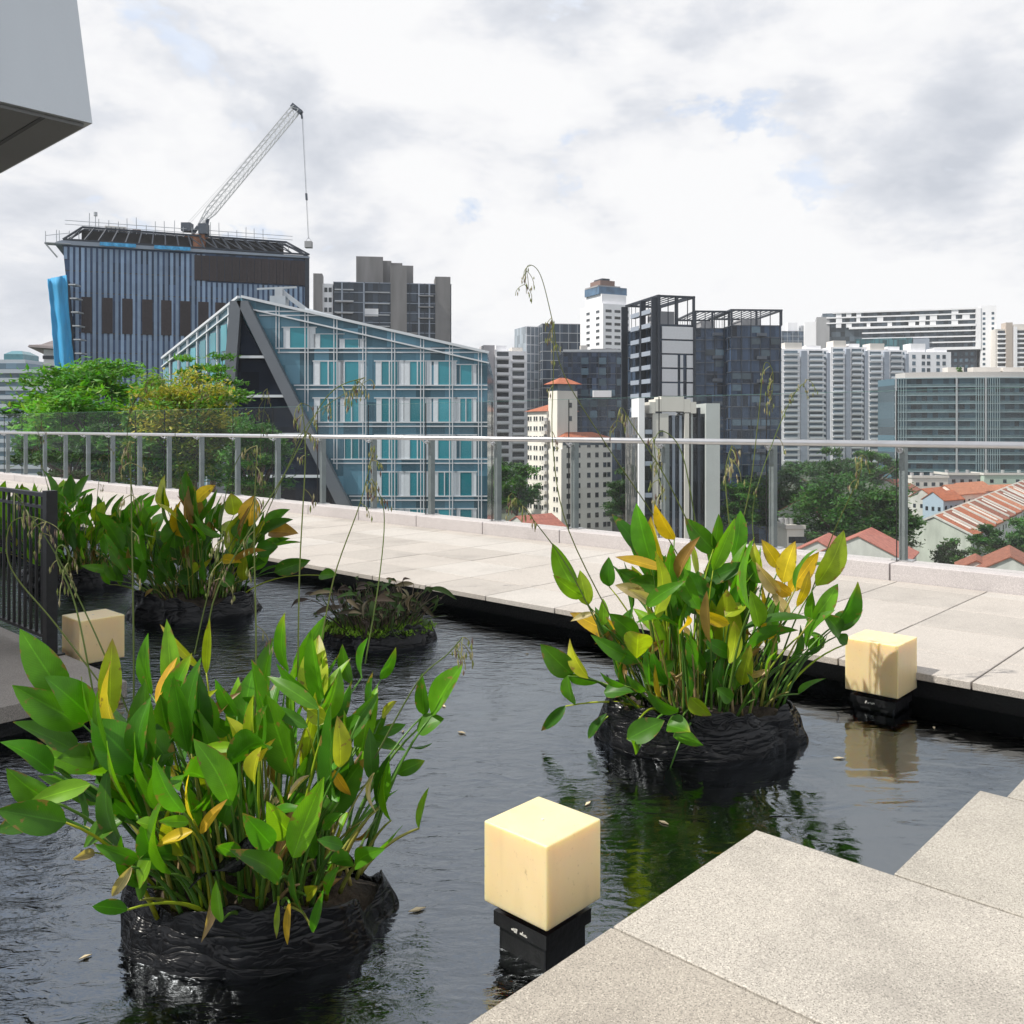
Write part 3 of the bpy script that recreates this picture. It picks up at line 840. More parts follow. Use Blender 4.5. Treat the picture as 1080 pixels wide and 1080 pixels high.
def stalk(parent, base, px, Y, rnd, r=0.0035, n_seed=3, Y2=None, size=0.0105):
    """A tall dry flower stalk that follows the picture points px, bottom first."""
    m = MB(); Y2 = Y2 or Y; drop = size * 8
    pts = [P(x, y, Y + (Y2 - Y) * k / max(1, len(px) - 1)) for k, (x, y) in enumerate(px)]
    fine = []
    for k in range(len(pts) - 1):       # smooth through the points
        p0 = pts[max(k - 1, 0)]; p1 = pts[k]; p2 = pts[k + 1]; p3 = pts[min(k + 2, len(pts) - 1)]
        for j in range(6):
            t = j / 6
            fine.append(0.5 * ((2 * p1) + (p2 - p0) * t + (2 * p0 - 5 * p1 + 4 * p2 - p3) * t * t + (3 * p1 - p0 - 3 * p2 + p3) * t ** 3))
    fine.append(pts[-1])
    m.col = vary((0.13, 0.17, 0.045), rnd, 0.25)
    n = len(fine)
    m.tube([p - base for p in fine], [r * (1 - 0.55 * k / n) for k in range(n)], 5)
    tip = fine[-1] - base
    for k in range(n_seed):
        p = fine[max(0, n - 1 - int(k * 2.2))] - base
        seeds(m, p, rnd, 2 if k < 3 else 1, size, size * 9)
    m.build('flower_stalk', [M_seed], parent)

def water_plant(label, cx, Yc, rx, ry, yaw, ztop, table, filler, seed, org=(0, 0, 1.0, 1.0), fill=None, stalks=(), tilt=0.0, soil=None):
    rnd = random.Random(seed)
    X = XY(cx, Yc)
    base = Vector((X, Yc, -0.34))
    t = thing('potted_water_plant', label, 'plant', base, 0, 'leafy water plants in black bags in the pool')
    bag(t, base, rx, ry, yaw, ztop, rnd, soil or M_soil, tilt)
    lv, st = MB(), MB()
    ox, oy, k, kw = org
    def root_for(B, spread=0.55):
        dx = max(-rx * 0.8, min(rx * 0.8, (B.x - X) * spread + rnd.gauss(0, 0.05)))
        dy = max(-ry * 0.75, min(ry * 0.75, (B.y - Yc) * spread + rnd.gauss(0, 0.05)))
        return Vector((X + dx, Yc + dy, ztop - 0.03))
    def stem(Rt, B, T, r, c):
        up = Vector((0, 0, 1))
        mid = Rt + (B - Rt) * 0.5 + (up * (B - Rt).length * 0.16 if (B.z > Rt.z) else up * 0.18)
        mid.x = Rt.x + (B.x - Rt.x) * 0.35; mid.y = Rt.y + (B.y - Rt.y) * 0.35
        st.col = c
        pts = bez(Rt - base, mid - base, B - base, 8)
        st.tube(pts, [r * (1.5 - 0.9 * i / 8) for i in range(9)], 6)
    def shades_lamp(*pts):
        for q in pts:
            h = q - TO_SUN * ((q.z - 0.1) / TO_SUN.z)
            if -0.16 < h.x < 0.42 and 2.62 < h.y < 3.45: return True
        return False
    for row in table:
        bx, by, tx, ty, w, pal = row[:6]
        dy = row[6] if len(row) > 6 else rnd.uniform(-0.22, 0.22)
        bx, by, tx, ty, w = ox + bx / k, oy + by / k, ox + tx / k, oy + ty / k, w / k
        if dy <= -0.27: dy = -(ry * 1.12 + 0.05 + rnd.uniform(0, 0.06))     # hangs outside the bag
        Yb = Yc + dy
        lean = rnd.uniform(-0.10, 0.08)
        B = P(bx, by, Yb); T = P(tx, ty, Yb + lean)
        if shades_lamp(B, T, (B + T) / 2):
            dy += 0.42 if dy > -0.27 else 0; Yb = Yc + dy; B = P(bx, by, Yb); T = P(tx, ty, Yb + lean)
        W = w / 957.0 * Yb * kw * 1.10
        face = Vector((rnd.gauss(-0.30, 0.65), -1.0, rnd.gauss(0.60, 0.45)))
        c = vary(rnd.choice(PAL[pal]), rnd, 0.12)
        tip = None
        if pal in 'hyo' and rnd.random() < 0.5: tip = rnd.choice(PAL['b'])
        if pal in 'g' and rnd.random() < 0.15: tip = rnd.choice(PAL['h'])
        leaf(lv, B - base, T - base, W, face, rnd, c, arch=rnd.uniform(0.02, 0.10), fold=rnd.uniform(0.15, 0.55) if pal not in 'tb' else 0.8, tip=tip)
        sc_ = PAL['h'] if rnd.random() < 0.25 else [(0.10, 0.22, 0.03), (0.08, 0.19, 0.03)]
        stem(root_for(B), B, T, rnd.uniform(0.004, 0.0065), vary(rnd.choice(sc_), rnd))
    if fill:
        n, hb, ln, spread, wts = fill
        low = int(n * 0.75)
        for q_ in range(n + low):
            a = rnd.uniform(0, 6.28); q = math.sqrt(rnd.random())
            Rt = Vector((X + rx * 0.8 * q * math.cos(a) * math.cos(yaw) - ry * 0.8 * q * math.sin(a) * math.sin(yaw),
                         Yc + rx * 0.8 * q * math.cos(a) * math.sin(yaw) + ry * 0.8 * q * math.sin(a) * math.cos(yaw), ztop - 0.03))
            o = (Rt - Vector((X, Yc, Rt.z)))
            out = Vector((o.x + rnd.gauss(0, 0.10), o.y + rnd.gauss(0, 0.10), 0)) * spread
            h = rnd.uniform(*hb) if q_ < n else rnd.uniform(0.08, 0.32)
            B = Rt + Vector((out.x, out.y, h))
            l = rnd.uniform(*ln) * (1.0 if q_ < n else 0.62)
            d = Vector((out.x * 1.3 + rnd.gauss(0, 0.15), out.y * 1.3 + rnd.gauss(0, 0.15), rnd.uniform(0.05, 1.0))).normalized()
            T = B + d * l
            if shades_lamp(B, T, (B + T) / 2): continue
            face = Vector((rnd.gauss(-0.3, 0.9), rnd.gauss(-0.5, 0.7), rnd.uniform(0.1, 1.0)))
            pal = rnd.choices(list(wts), weights=list(wts.values()))[0]
            c = vary(rnd.choice(PAL[pal]), rnd, 0.2)
            leaf(lv, B - base, T - base, l * rnd.uniform(0.27, 0.41), face, rnd, c, arch=rnd.uniform(0.0, 0.16), fold=rnd.uniform(0.15, 0.6), tip=rnd.choice(PAL['b']) if pal in 'yho' and rnd.random() < 0.4 else None)
            stem(Rt, B, T, rnd.uniform(0.004, 0.0065), vary(rnd.choice([(0.11, 0.22, 0.03), (0.09, 0.19, 0.03), (0.28, 0.29, 0.06)]), rnd))
    # bare, cut and withered stems low in the clump
    for _ in range(filler):
        a = rnd.uniform(0, 6.28); q = math.sqrt(rnd.random()) * 0.75
        Rt = Vector((X + rx * q * math.cos(a), Yc + ry * q * math.sin(a), ztop - 0.03))
        h = rnd.uniform(0.08, 0.42)
        B = Rt + Vector((rnd.gauss(0, 0.08), rnd.gauss(0, 0.08), h))
        stem(Rt, B, B, rnd.uniform(0.0035, 0.006), vary(rnd.choice([(0.13, 0.20, 0.04), (0.30, 0.28, 0.09), (0.36, 0.27, 0.14), (0.08, 0.15, 0.03)]), rnd))
        if rnd.random() < 0.35:
            T = B + Vector((rnd.gauss(0, 0.08), rnd.gauss(0, 0.08), -rnd.uniform(0.05, 0.2)))
            leaf(lv, B - base, T - base, 0.035, Vector((rnd.gauss(0, 1), -1, 0.2)), rnd, vary(rnd.choice(PAL['t'] + PAL['b']), rnd), arch=0.15, fold=0.8)
    lv.build('foliage', [M_leaf], t, smooth=True)
    st.build('stems', [M_stem], t, smooth=True)
    for s in stalks:
        stalk(t, base, s[0], s[1], rnd, **s[2])
    return t

NEAR = [  # picture points at 2.16 per pixel, origin 0, 640
    (150, 210, 45, 50, 74, 'g', -.05), (210, 255, 100, 158, 88, 'g', -.15), (190, 270, 28, 178, 74, 'g', -.1), (180, 332, 30, 262, 66, 'd', -.1),
    (120, 378, 0, 308, 66, 'g', -.2), (320, 372, 208, 255, 100, 'g', -.25), (335, 358, 332, 165, 74, 'd', -.2), (250, 250, 256, 72, 50, 'h', 0),
    (345, 200, 338, 60, 56, 'g', .15), (400, 230, 380, 28, 44, 'l', .05), (380, 272, 438, 105, 62, 'g', .0), (355, 216, 405, 114, 28, 'o', .0),
    (415, 272, 495, 188, 32, 'h', .1), (475, 260, 548, 195, 28, 'b', .1), (205, 405, 65, 446, 46, 'l', -.25), (150, 492, -8, 462, 72, 'd', -.3),
    (110, 470, -10, 510, 50, 'd', -.2), (110, 440, 15, 368, 66, 'g', -.2), (285, 482, 190, 548, 56, 'd', -.25), (235, 345, 130, 345, 58, 'd', -.1), (300, 330, 215, 400, 70, 'd', -.1),
    (400, 330, 330, 440, 60, 'd', -.1), (440, 250, 380, 340, 54, 'd', -.05), (390, 310, 365, 200, 60, 'd', .0), (470, 150, 478, 25, 22, 'h', .2), (455, 140, 365, 40, 20, 'h', .2),
    (566, 342, 516, 250, 46, 'h', -.2), (578, 400, 596, 318, 52, 'h', -.28), (585, 330, 578, 200, 42, 'h', -.15), (590, 352, 628, 300, 28, 'y', -.25), (545, 320, 460, 320, 24, 'l', -.2),
    (540, 250, 490, 165, 40, 'g', .1), (520, 290, 455, 245, 36, 'd', .1), (655, 148, 650, 12, 48, 'g', .05), (672, 160, 740, 20, 46, 'g', .05), (690, 205, 722, 70, 40, 'l', .0),
    (725, 232, 610, 158, 34, 'd', -.1), (720, 215, 630, 130, 36, 'g', .0), (742, 225, 736, 100, 30, 'g', .05), (735, 230, 798, 118, 36, 'l', -.1), (800, 175, 780, 85, 34, 'd', .15),
    (825, 160, 838, 70, 40, 'g', .2), (868, 165, 902, 92, 26, 'g', .15), (852, 255, 850, 145, 62, 'd', .0), (870, 250, 905, 215, 28, 'h', .05), (775, 365, 768, 248, 46, 'h', -.25),
    (745, 262, 700, 230, 40, 'h', -.1), (700, 275, 615, 225, 30, 'd', -.05), (820, 250, 760, 300, 30, 'd', .0), (835, 298, 925, 328, 28, 'd', -.05), (862, 290, 925, 268, 26, 'd', .0), (815, 310, 880, 250, 40, 'd', .05),
    (984, 248, 1055, 130, 66, 'g', .30), (966, 246, 962, 150, 34, 'd', .32), (950, 280, 1012, 255, 52, 'd', .3), (935, 320, 985, 310, 30, 'd', .05), (905, 380, 968, 350, 34, 'g', .0),
    (440, 485, 430, 382, 28, 'y', -.3), (456, 515, 518, 438, 26, 'o', -.32), (438, 512, 358, 542, 30, 'y', -.32), (430, 490, 358, 488, 26, 'l', -.3), (345, 566, 316, 642, 48, 'l', -.34),
    (290, 690, 210, 682, 34, 'd', -.3), (300, 592, 255, 660, 24, 't', -.3), (215, 560, 165, 575, 22, 't', -.25), (660, 675, 655, 770, 18, 'o', -.36), (634, 680, 630, 756, 14, 'h', -.36),
    (705, 385, 655, 440, 22, 't', -.2), (760, 372, 800, 430, 26, 'o', -.2), (545, 570, 492, 545, 40, 'g', -.3), (610, 470, 630, 535, 34, 'd', -.1), (545, 455, 480, 430, 40, 'd', -.1), (500, 500, 545, 440, 40, 'd', -.15),
    (790, 470, 778, 512, 22, 'l', -.25), (780, 545, 722, 530, 30, 'd', -.3), (640, 500, 660, 425, 50, 'd', -.05), (735, 505, 780, 470, 30, 'g', -.2), (345, 500, 310, 490, 30, 'l', -.3), (300, 390, 240, 372, 26, 'l', -.25),
    (640, 590, 600, 570, 34, 'd', -.3), (610, 610, 590, 600, 20, 'l', -.3)]
RIGHT = [  # 2.348 per pixel, origin 540, 500
    (345, 222, 308, 72, 54, 'g', -.1), (402, 162, 354, 74, 42, 'y', .0), (372, 218, 344, 105, 44, 'y', -.05), (332, 212, 248, 100, 38, 'd', .05), (410, 256, 466, 154, 32, 'b', -.15),
    (375, 236, 255, 205, 32, 'o', -.2), (505, 195, 428, 108, 48, 'd', .1), (500, 182, 512, 98, 34, 'd', .1), (548, 205, 566, 90, 46, 'g', .05), (498, 238, 552, 108, 36, 'l', .0),
    (670, 268, 702, 166, 48, 'y', .0), (662, 232, 618, 162, 34, 'y', .05), (662, 295, 604, 218, 32, 't', .0), (705, 328, 736, 238, 30, 'y', -.05), (682, 358, 644, 292, 28, 't', -.05), (690, 300, 640, 260, 30, 'o', .02),
    (802, 372, 856, 266, 56, 'g', .0), (795, 384, 869, 336, 48, 'd', .02), (812, 398, 768, 344, 42, 'd', -.03), (745, 378, 745, 290, 36, 'd', .0), (772, 428, 722, 390, 40, 'g', .0), (830, 420, 800, 400, 36, 'd', .0),
    (176, 305, 102, 250, 36, 'l', -.05), (188, 325, 168, 238, 38, 'h', -.05), (240, 278, 240, 205, 36, 'd', .05), (225, 375, 225, 308, 26, 'l', -.1), (205, 345, 145, 365, 16, 't', -.1), (255, 385, 205, 420, 26, 'b', -.05),
    (330, 518, 402, 462, 54, 'g', -.2), (150, 498, 70, 420, 56, 'd', -.1), (140, 495, 210, 518, 36, 'd', -.1), (138, 500, 158, 572, 42, 'g', -.15), (228, 540, 302, 540, 42, 'd', -.2), (132, 575, 72, 636, 26, 'd', -.12),
    (190, 655, 235, 592, 24, 'd', -.15), (285, 657, 378, 610, 54, 'd', -.28), (385, 622, 442, 640, 54, 'g', -.3), (400, 650, 474, 672, 58, 'g', -.32), (440, 552, 494, 598, 44, 'h', -.3), (392, 728, 408, 806, 42, 'd', -.36),
    (538, 372, 452, 333, 34, 'y', -.25), (528, 352, 582, 322, 42, 'h', -.22), (414, 386, 436, 350, 40, 'y', -.28), (420, 380, 432, 415, 22, 't', -.28), (612, 378, 590, 288, 44, 'l', -.2), (474, 490, 440, 385, 48, 'd', -.2),
    (540, 448, 472, 410, 36, 'g', -.22), (548, 440, 560, 415, 24, 't', -.25), (545, 560, 505, 530, 34, 'd', -.3), (625, 405, 660, 380, 26, 'y', -.15), (330, 300, 255, 275, 32, 't', -.12), (350, 322, 285, 285, 26, 't', -.12),
    (320, 260, 262, 235, 40, 'd', .0), (365, 280, 290, 262, 46, 'd', -.05), (310, 400, 240, 345, 46, 'd', -.1), (320, 465, 195, 398, 38, 'd', -.2), (480, 320, 460, 240, 60, 'd', .05), (520, 300, 490, 210, 50, 'd', .1),
    (590, 300, 560, 190, 46, 'd', .15), (610, 260, 600, 170, 30, 'h', .15), (455, 300, 420, 230, 46, 'd', .1), (505, 440, 470, 470, 36, 'd', -.2), (620, 270, 585, 210, 36, 'd', .1), (570, 330, 510, 300, 44, 'd', .0),
    (410, 590, 330, 530, 40, 'd', -.28), (310, 690, 295, 660, 24, 'l', -.3), (270, 420, 300, 330, 44, 'd', .0), (390, 300, 380, 200, 50, 'd', .05), (640, 460, 655, 400, 30, 'd', .0), (740, 440, 760, 400, 30, 'g', .0), (440, 350, 400, 300, 44, 'g', -.1)]
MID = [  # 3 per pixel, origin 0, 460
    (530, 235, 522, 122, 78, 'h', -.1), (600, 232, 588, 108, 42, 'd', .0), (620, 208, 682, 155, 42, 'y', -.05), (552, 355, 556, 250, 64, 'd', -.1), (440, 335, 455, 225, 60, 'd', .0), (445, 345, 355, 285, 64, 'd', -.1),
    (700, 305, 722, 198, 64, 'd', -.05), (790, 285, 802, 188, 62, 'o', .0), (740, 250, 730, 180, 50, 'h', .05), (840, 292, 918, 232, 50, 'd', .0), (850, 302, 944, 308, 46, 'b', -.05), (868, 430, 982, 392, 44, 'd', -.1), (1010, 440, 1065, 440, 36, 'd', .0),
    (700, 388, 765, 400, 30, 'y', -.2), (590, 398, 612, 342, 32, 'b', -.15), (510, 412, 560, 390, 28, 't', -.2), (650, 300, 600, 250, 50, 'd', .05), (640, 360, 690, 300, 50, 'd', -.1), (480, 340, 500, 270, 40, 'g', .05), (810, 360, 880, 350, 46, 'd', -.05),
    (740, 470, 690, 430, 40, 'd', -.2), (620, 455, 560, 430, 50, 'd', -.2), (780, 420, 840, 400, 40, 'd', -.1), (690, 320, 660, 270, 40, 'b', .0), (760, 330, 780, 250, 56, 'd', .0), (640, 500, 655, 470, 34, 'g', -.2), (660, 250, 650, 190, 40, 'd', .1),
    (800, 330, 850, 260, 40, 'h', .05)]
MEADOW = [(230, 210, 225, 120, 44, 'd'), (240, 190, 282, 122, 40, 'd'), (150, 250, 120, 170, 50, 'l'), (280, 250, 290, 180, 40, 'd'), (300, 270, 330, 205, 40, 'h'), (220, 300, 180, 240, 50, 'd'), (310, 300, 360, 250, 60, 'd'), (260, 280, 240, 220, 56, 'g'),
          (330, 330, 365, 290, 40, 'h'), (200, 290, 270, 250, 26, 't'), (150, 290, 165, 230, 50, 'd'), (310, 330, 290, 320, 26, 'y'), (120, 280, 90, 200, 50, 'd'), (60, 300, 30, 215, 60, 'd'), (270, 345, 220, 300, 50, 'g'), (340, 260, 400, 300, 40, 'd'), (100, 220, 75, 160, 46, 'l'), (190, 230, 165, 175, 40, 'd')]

water_plant('large clump of broad bright green leaves in black bag nearest the camera', 276, 3.12, 0.43, 0.31, 0.12, -0.035, NEAR, 46, 11, (0, 640, 2.16, 0.95),
    (92, (0.22, 0.52), (0.20, 0.33), 0.62, dict(d=5, g=6, l=1.6, h=0.8, y=0.2)), [
    ([(140, 800), (141, 700), (139, 560), (137, 465)], 3.3, dict(n_seed=5, r=0.0042)), ([(150, 790), (110, 690), (62, 590), (15, 520)], 3.2, dict(n_seed=4, r=0.0034)),
    ([(268, 800), (270, 680), (268, 560), (271, 470)], 3.2, dict(n_seed=6, r=0.0040)), ([(216, 700), (230, 620), (300, 500), (345, 418), (385, 398)], 3.6, dict(n_seed=5, r=0.0036)),
    ([(314, 720), (316, 600), (322, 480), (318, 425)], 3.5, dict(n_seed=5, r=0.0036)), ([(335, 700), (352, 610), (380, 530), (395, 470)], 3.6, dict(n_seed=4, r=0.0034)),
    ([(385, 700), (400, 610), (405, 540), (392, 505)], 3.7, dict(n_seed=3, r=0.0032)), ([(395, 800), (440, 720), (472, 690), (488, 672)], 3.2, dict(n_seed=3, r=0.0035)),
    ([(100, 740), (80, 640), (60, 590), (64, 575), (73, 585), (66, 612)], 3.3, dict(n_seed=4, r=0.0034)), ([(205, 690), (216, 640), (236, 560), (232, 610)], 3.3, dict(n_seed=4, r=0.0028)),
    ([(120, 740), (60, 660), (12, 600), (10, 555), (32, 545), (55, 553)], 3.4, dict(n_seed=4, r=0.0032))], tilt=-0.045)
water_plant('tall clump of green and yellow leaves in black bag, beside the far cube lamp', 738, 5.0, 0.53, 0.37, 0.1, 0.0, RIGHT, 50, 12, (540, 500, 2.348, 1.0),
    (64, (0.25, 0.68), (0.24, 0.40), 0.46, dict(d=6, g=5, l=1.5, h=1.6, y=1.0, b=0.4)), [
    ([(745, 640), (700, 560), (640, 470), (594, 393), (583, 340), (570, 290), (557, 280), (553, 300)], 5.2, dict(n_seed=5, r=0.0038, size=0.011)),
    ([(660, 680), (600, 560), (583, 470), (584, 380), (582, 335)], 4.9, dict(n_seed=6, r=0.0038, size=0.011)),
    ([(800, 600), (795, 530), (830, 430), (852, 400)], 5.2, dict(n_seed=6, r=0.0036, size=0.011)), ([(770, 600), (790, 520), (800, 440), (806, 385), (815, 392), (814, 420)], 5.1, dict(n_seed=5, r=0.0036, size=0.011)),
    ([(730, 560), (700, 500), (668, 450), (655, 430), (650, 450)], 5.1, dict(n_seed=5, r=0.0042, size=0.011)), ([(850, 640), (880, 560), (905, 505), (910, 480)], 5.3, dict(n_seed=4, r=0.004, size=0.014)),
    ([(640, 680), (600, 600), (560, 545), (540, 520)], 4.8, dict(n_seed=3, r=0.004, size=0.014)), ([(735, 560), (720, 480), (700, 455), (690, 470), (698, 520)], 5.2, dict(n_seed=5, r=0.004, size=0.016)), ([(770, 560), (765, 500), (772, 470), (768, 490)], 5.2, dict(n_seed=4, r=0.004, size=0.016))], tilt=-0.02)
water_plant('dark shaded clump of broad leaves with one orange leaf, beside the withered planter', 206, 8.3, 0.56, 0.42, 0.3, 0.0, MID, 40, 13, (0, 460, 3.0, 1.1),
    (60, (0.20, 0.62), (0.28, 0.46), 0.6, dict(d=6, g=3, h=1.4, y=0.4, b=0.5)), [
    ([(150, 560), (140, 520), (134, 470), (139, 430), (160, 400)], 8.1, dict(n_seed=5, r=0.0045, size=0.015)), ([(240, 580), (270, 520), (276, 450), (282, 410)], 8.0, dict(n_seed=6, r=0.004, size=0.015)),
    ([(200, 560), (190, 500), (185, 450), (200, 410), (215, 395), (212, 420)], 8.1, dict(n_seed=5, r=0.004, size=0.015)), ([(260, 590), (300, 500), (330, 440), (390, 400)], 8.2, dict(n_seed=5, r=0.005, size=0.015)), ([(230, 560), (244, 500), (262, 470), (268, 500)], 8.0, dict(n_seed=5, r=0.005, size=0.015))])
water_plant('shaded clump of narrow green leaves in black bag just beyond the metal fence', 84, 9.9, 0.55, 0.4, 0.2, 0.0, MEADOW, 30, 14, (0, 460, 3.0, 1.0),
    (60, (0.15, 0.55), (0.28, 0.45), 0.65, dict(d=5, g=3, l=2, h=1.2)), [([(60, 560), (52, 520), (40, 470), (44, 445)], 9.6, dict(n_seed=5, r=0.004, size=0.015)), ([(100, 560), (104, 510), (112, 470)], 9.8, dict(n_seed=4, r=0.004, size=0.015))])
water_plant('low clump of green leaves in the pool seen through the metal fence bars', 14, 12.3, 0.55, 0.42, 0.2, 0.02, [], 24, 15, (0, 0, 1, 1),
    (56, (0.15, 0.5), (0.3, 0.5), 0.65, dict(d=6, l=3, g=2)), [])

def withered():
    rnd = random.Random(21)
    X, Yc = XY(397, 7.25), 7.25
    base = Vector((X, Yc, -0.34))
    t = thing('withered_planter', 'black bag of mossy soil with withered brown stems, between the leafy clumps', 'planter', base)
    b = bag(t, base, 0.45, 0.34, 0.1, -0.085, rnd, M_soil)
    m = MB()
    for _ in range(900):
        a = rnd.uniform(0, 6.28); q = math.sqrt(rnd.uniform(0.15, 1.10))
        c = Vector((0.45 * q * math.cos(a), 0.34 * q * math.sin(a), 0.275 - 0.05 * q + rnd.uniform(0, 0.03)))
        for _ in range(3):
            d = Vector((rnd.gauss(0, 1), rnd.gauss(0, 1), rnd.uniform(0.4, 1.5))).normalized() * rnd.uniform(0.02, 0.05)
            s = Vector((d.y, -d.x, 0)).normalized() * 0.006
            m.quadpts(c - s, c + s, c + d * 0.7 + s * 0.7, c + d)
    m.build('moss', [M_moss], b)
    st, lf = MB(), MB()
    for _ in range(230):
        a = rnd.uniform(0, 6.28); q = math.sqrt(rnd.random()) * 0.8
        p = Vector((0.40 * q * math.cos(a), 0.3 * q * math.sin(a), 0.24))
        h = rnd.uniform(0.08, 0.33)
        e = p + Vector((p.x * 0.4 + rnd.gauss(0, 0.08), p.y * 0.4 + rnd.gauss(0, 0.08), h))
        mid = (p + e) / 2 + Vector((rnd.gauss(0, 0.04), rnd.gauss(0, 0.04), 0.06))
        st.col = vary(rnd.choice([(0.085, 0.065, 0.045), (0.05, 0.04, 0.03), (0.15, 0.12, 0.08), (0.06, 0.095, 0.03)]), rnd, 0.3)
        st.tube(bez(p, mid, e, 5), [0.005, 0.005, 0.004, 0.004, 0.003, 0.002], 5)
        if rnd.random() < 0.6:
            T = e + Vector((rnd.gauss(0, 0.10), rnd.gauss(0, 0.10), rnd.uniform(-0.16, 0.04)))
            leaf(lf, e, T, rnd.uniform(0.02, 0.05), Vector((rnd.gauss(0, 1), -1, 0.6)), rnd, vary(rnd.choice([(0.075, 0.06, 0.05), (0.12, 0.095, 0.07), (0.05, 0.085, 0.025), (0.06, 0.12, 0.03), (0.20, 0.165, 0.10)]), rnd, 0.3), arch=0.2, fold=0.7)
    st.build('stems', [M_dead], t); lf.build('foliage', [M_dead], t, smooth=True)
withered()

def flaps():
    """Loose black plastic torn from the bags, lying over the soil."""
    rnd = random.Random(5)
    for base_px, Yc, pts, lab in (((276, 0), 3.12, [(205, 930, -.30), (250, 905, -.24), (290, 880, -.18), (330, 866, -.10), (352, 856, .0)], 'torn twisted strip of black plastic lying across the near bag of soil'),
                                  ((738, 0), 5.0, [(640, 716, -.05), (655, 728, -.12), (672, 733, -.18), (690, 742, -.25)], 'torn black plastic strip sticking up at the rim of the bag by the walkway')):
        m = MB(); ps = [P(x, y, Yc + d) for x, y, d in pts]
        c0 = ps[0].copy(); rows = []
        for k in range(25):
            f = k / 24 * (len(ps) - 1); i = min(int(f), len(ps) - 2)
            p = ps[i].lerp(ps[i + 1], f - i) - c0
            w = 0.045 + 0.02 * noise.noise((k * 0.35, 1, 3))
            tw = noise.noise((k * 0.22, 5, 1)) * 2.2
            a = Vector((0, math.cos(tw), math.sin(tw))) * w
            rows.append([p - a, p - a * 0.3 + Vector((0, 0, 0.014 * math.sin(k * 1.3))), p + a * 0.4 + Vector((0, 0, 0.02 * math.cos(k * 1.7))), p + a])
        for r in rows: m.v += [tuple(p) for p in r]
        for k in range(24):
            for j in range(3): m.face((k * 4 + j, k * 4 + j + 1, k * 4 + j + 5, k * 4 + j + 4))
        o = m.build('plastic_strip', [M_bag], smooth=True); o.location = c0
        s = o.modifiers.new('thick', 'SOLIDIFY'); s.thickness = 0.003
        tag(o, lab, 'plastic strip')
flaps()

def fallen_leaves():
    rnd = random.Random(44)
    for k, (x, y) in enumerate(((487, 773), (468, 745), (425, 772), (556, 690), (620, 848), (885, 800), (700, 868), (985, 768), (440, 960), (90, 1010))):
        Y = 957.0 * 1.698 / (y - 450); p = Vector((XY(x, Y), Y, -0.197))
        m = MB(); a = rnd.uniform(0, 6.28); L_ = rnd.uniform(0.018, 0.035); d = Vector((math.cos(a), math.sin(a), 0)) * L_; w = Vector((-d.y, d.x, 0)) * 0.3
        m.hexa([-d, -w, d, w], [-d + Vector((0, 0, .003)), -w + Vector((0, 0, .006)), d + Vector((0, 0, .003)), w + Vector((0, 0, .006))])
        o = m.build('fallen_leaf', [pm('dry_pale_leaf', (0.50, 0.42, 0.28), 0.8, var=0.3, objvar=0.4)]); o.location = p
        tag(o, 'tiny dry pale leaf scrap floating on the pool water', 'leaf', 'leaf scraps floating on the water')
fallen_leaves()
# ============================================================ THE CITY BEYOND THE RAILING
def corner(xc, Yc, yaw, xl=None, xr=None, ly=None, lx=None):
    """A building's near corner at picture column xc and distance Yc, its front face turned by yaw; lengths from the columns where the faces end."""
    Cx = XY(xc, Yc); a = R(yaw); c, s = math.cos(a), math.sin(a)
    if lx is None:
        k = XY(xr, 1.0); lx = (k * Yc - Cx) / (c - k * s)
    if ly is None:
        k = XY(xl, 1.0); ly = (k * Yc - Cx) / (-s - k * c)
    return Cx, Yc, a, lx, ly

class Bld:
    """A building in its own frame: corner at 0,0; x runs along the front (facing -y), y runs back along the side (facing -x); z = 0 at the ground."""
    def __init__(s, name, label, cat, xc, Yc, yaw, xl=None, xr=None, ly=None, lx=None, group=None, zg=None):
        s.x, s.Y, s.a, s.lx, s.ly = corner(xc, Yc, yaw, xl, xr, ly, lx)
        s.zg = ground_z(Yc) - 0.5 if zg is None else zg
        s.t = thing(name, label, cat, (s.x, s.Y, s.zg), s.a, group)
        s.n = 0; s.rest = {}
    def z(s, y, Y=None): return ZY(y, Y or s.Y) - s.zg
    def fx(s, px):
        """position along the front face at picture column px"""
        k = XY(px, 1.0); c, n = math.cos(s.a), math.sin(s.a)
        return (k * s.Y - s.x) / (c - k * n)
    def fy(s, px):
        k = XY(px, 1.0); c, n = math.cos(s.a), math.sin(s.a)
        return (k * s.Y - s.x) / (-n - k * c)
    def part(s, name, mb, mats, smooth=False, parent=None, kind=None):
        return mb.build(name, mats, parent or s.t, smooth, kind)
    def box(s, name, mat, *b, parent=None):
        return s.part(name, MB().box(*b), mat, parent=parent)
    def many(s, name, mesh, spots, mats, cap=100):
        """Each spot (x, y, z, rz) one part; past cap the rest go into one mass part."""
        for k, (x, y, z, rz) in enumerate(spots):
            if k < cap: put(mesh, name, s.t, (x, y, z), rz)
        if len(spots) > cap:
            m = MB()
            for x, y, z, rz in spots[cap:]:
                M = Matrix.Translation((x, y, z)) @ Matrix.Rotation(rz, 4, 'Z')
                i = len(m.v); m.v += [tuple(M @ v.co) for v in mesh.vertices]
                for p in mesh.polygons:
                    m.f.append(tuple(i + q for q in p.vertices)); m.mi.append(p.material_index); m.c.append((1, 1, 1))
            s.part(name, m, [x for x in mesh.materials], kind='stuff')

SIDE = -math.pi / 2        # turns a front-face piece onto the side face (x -> -y ... placed along y)

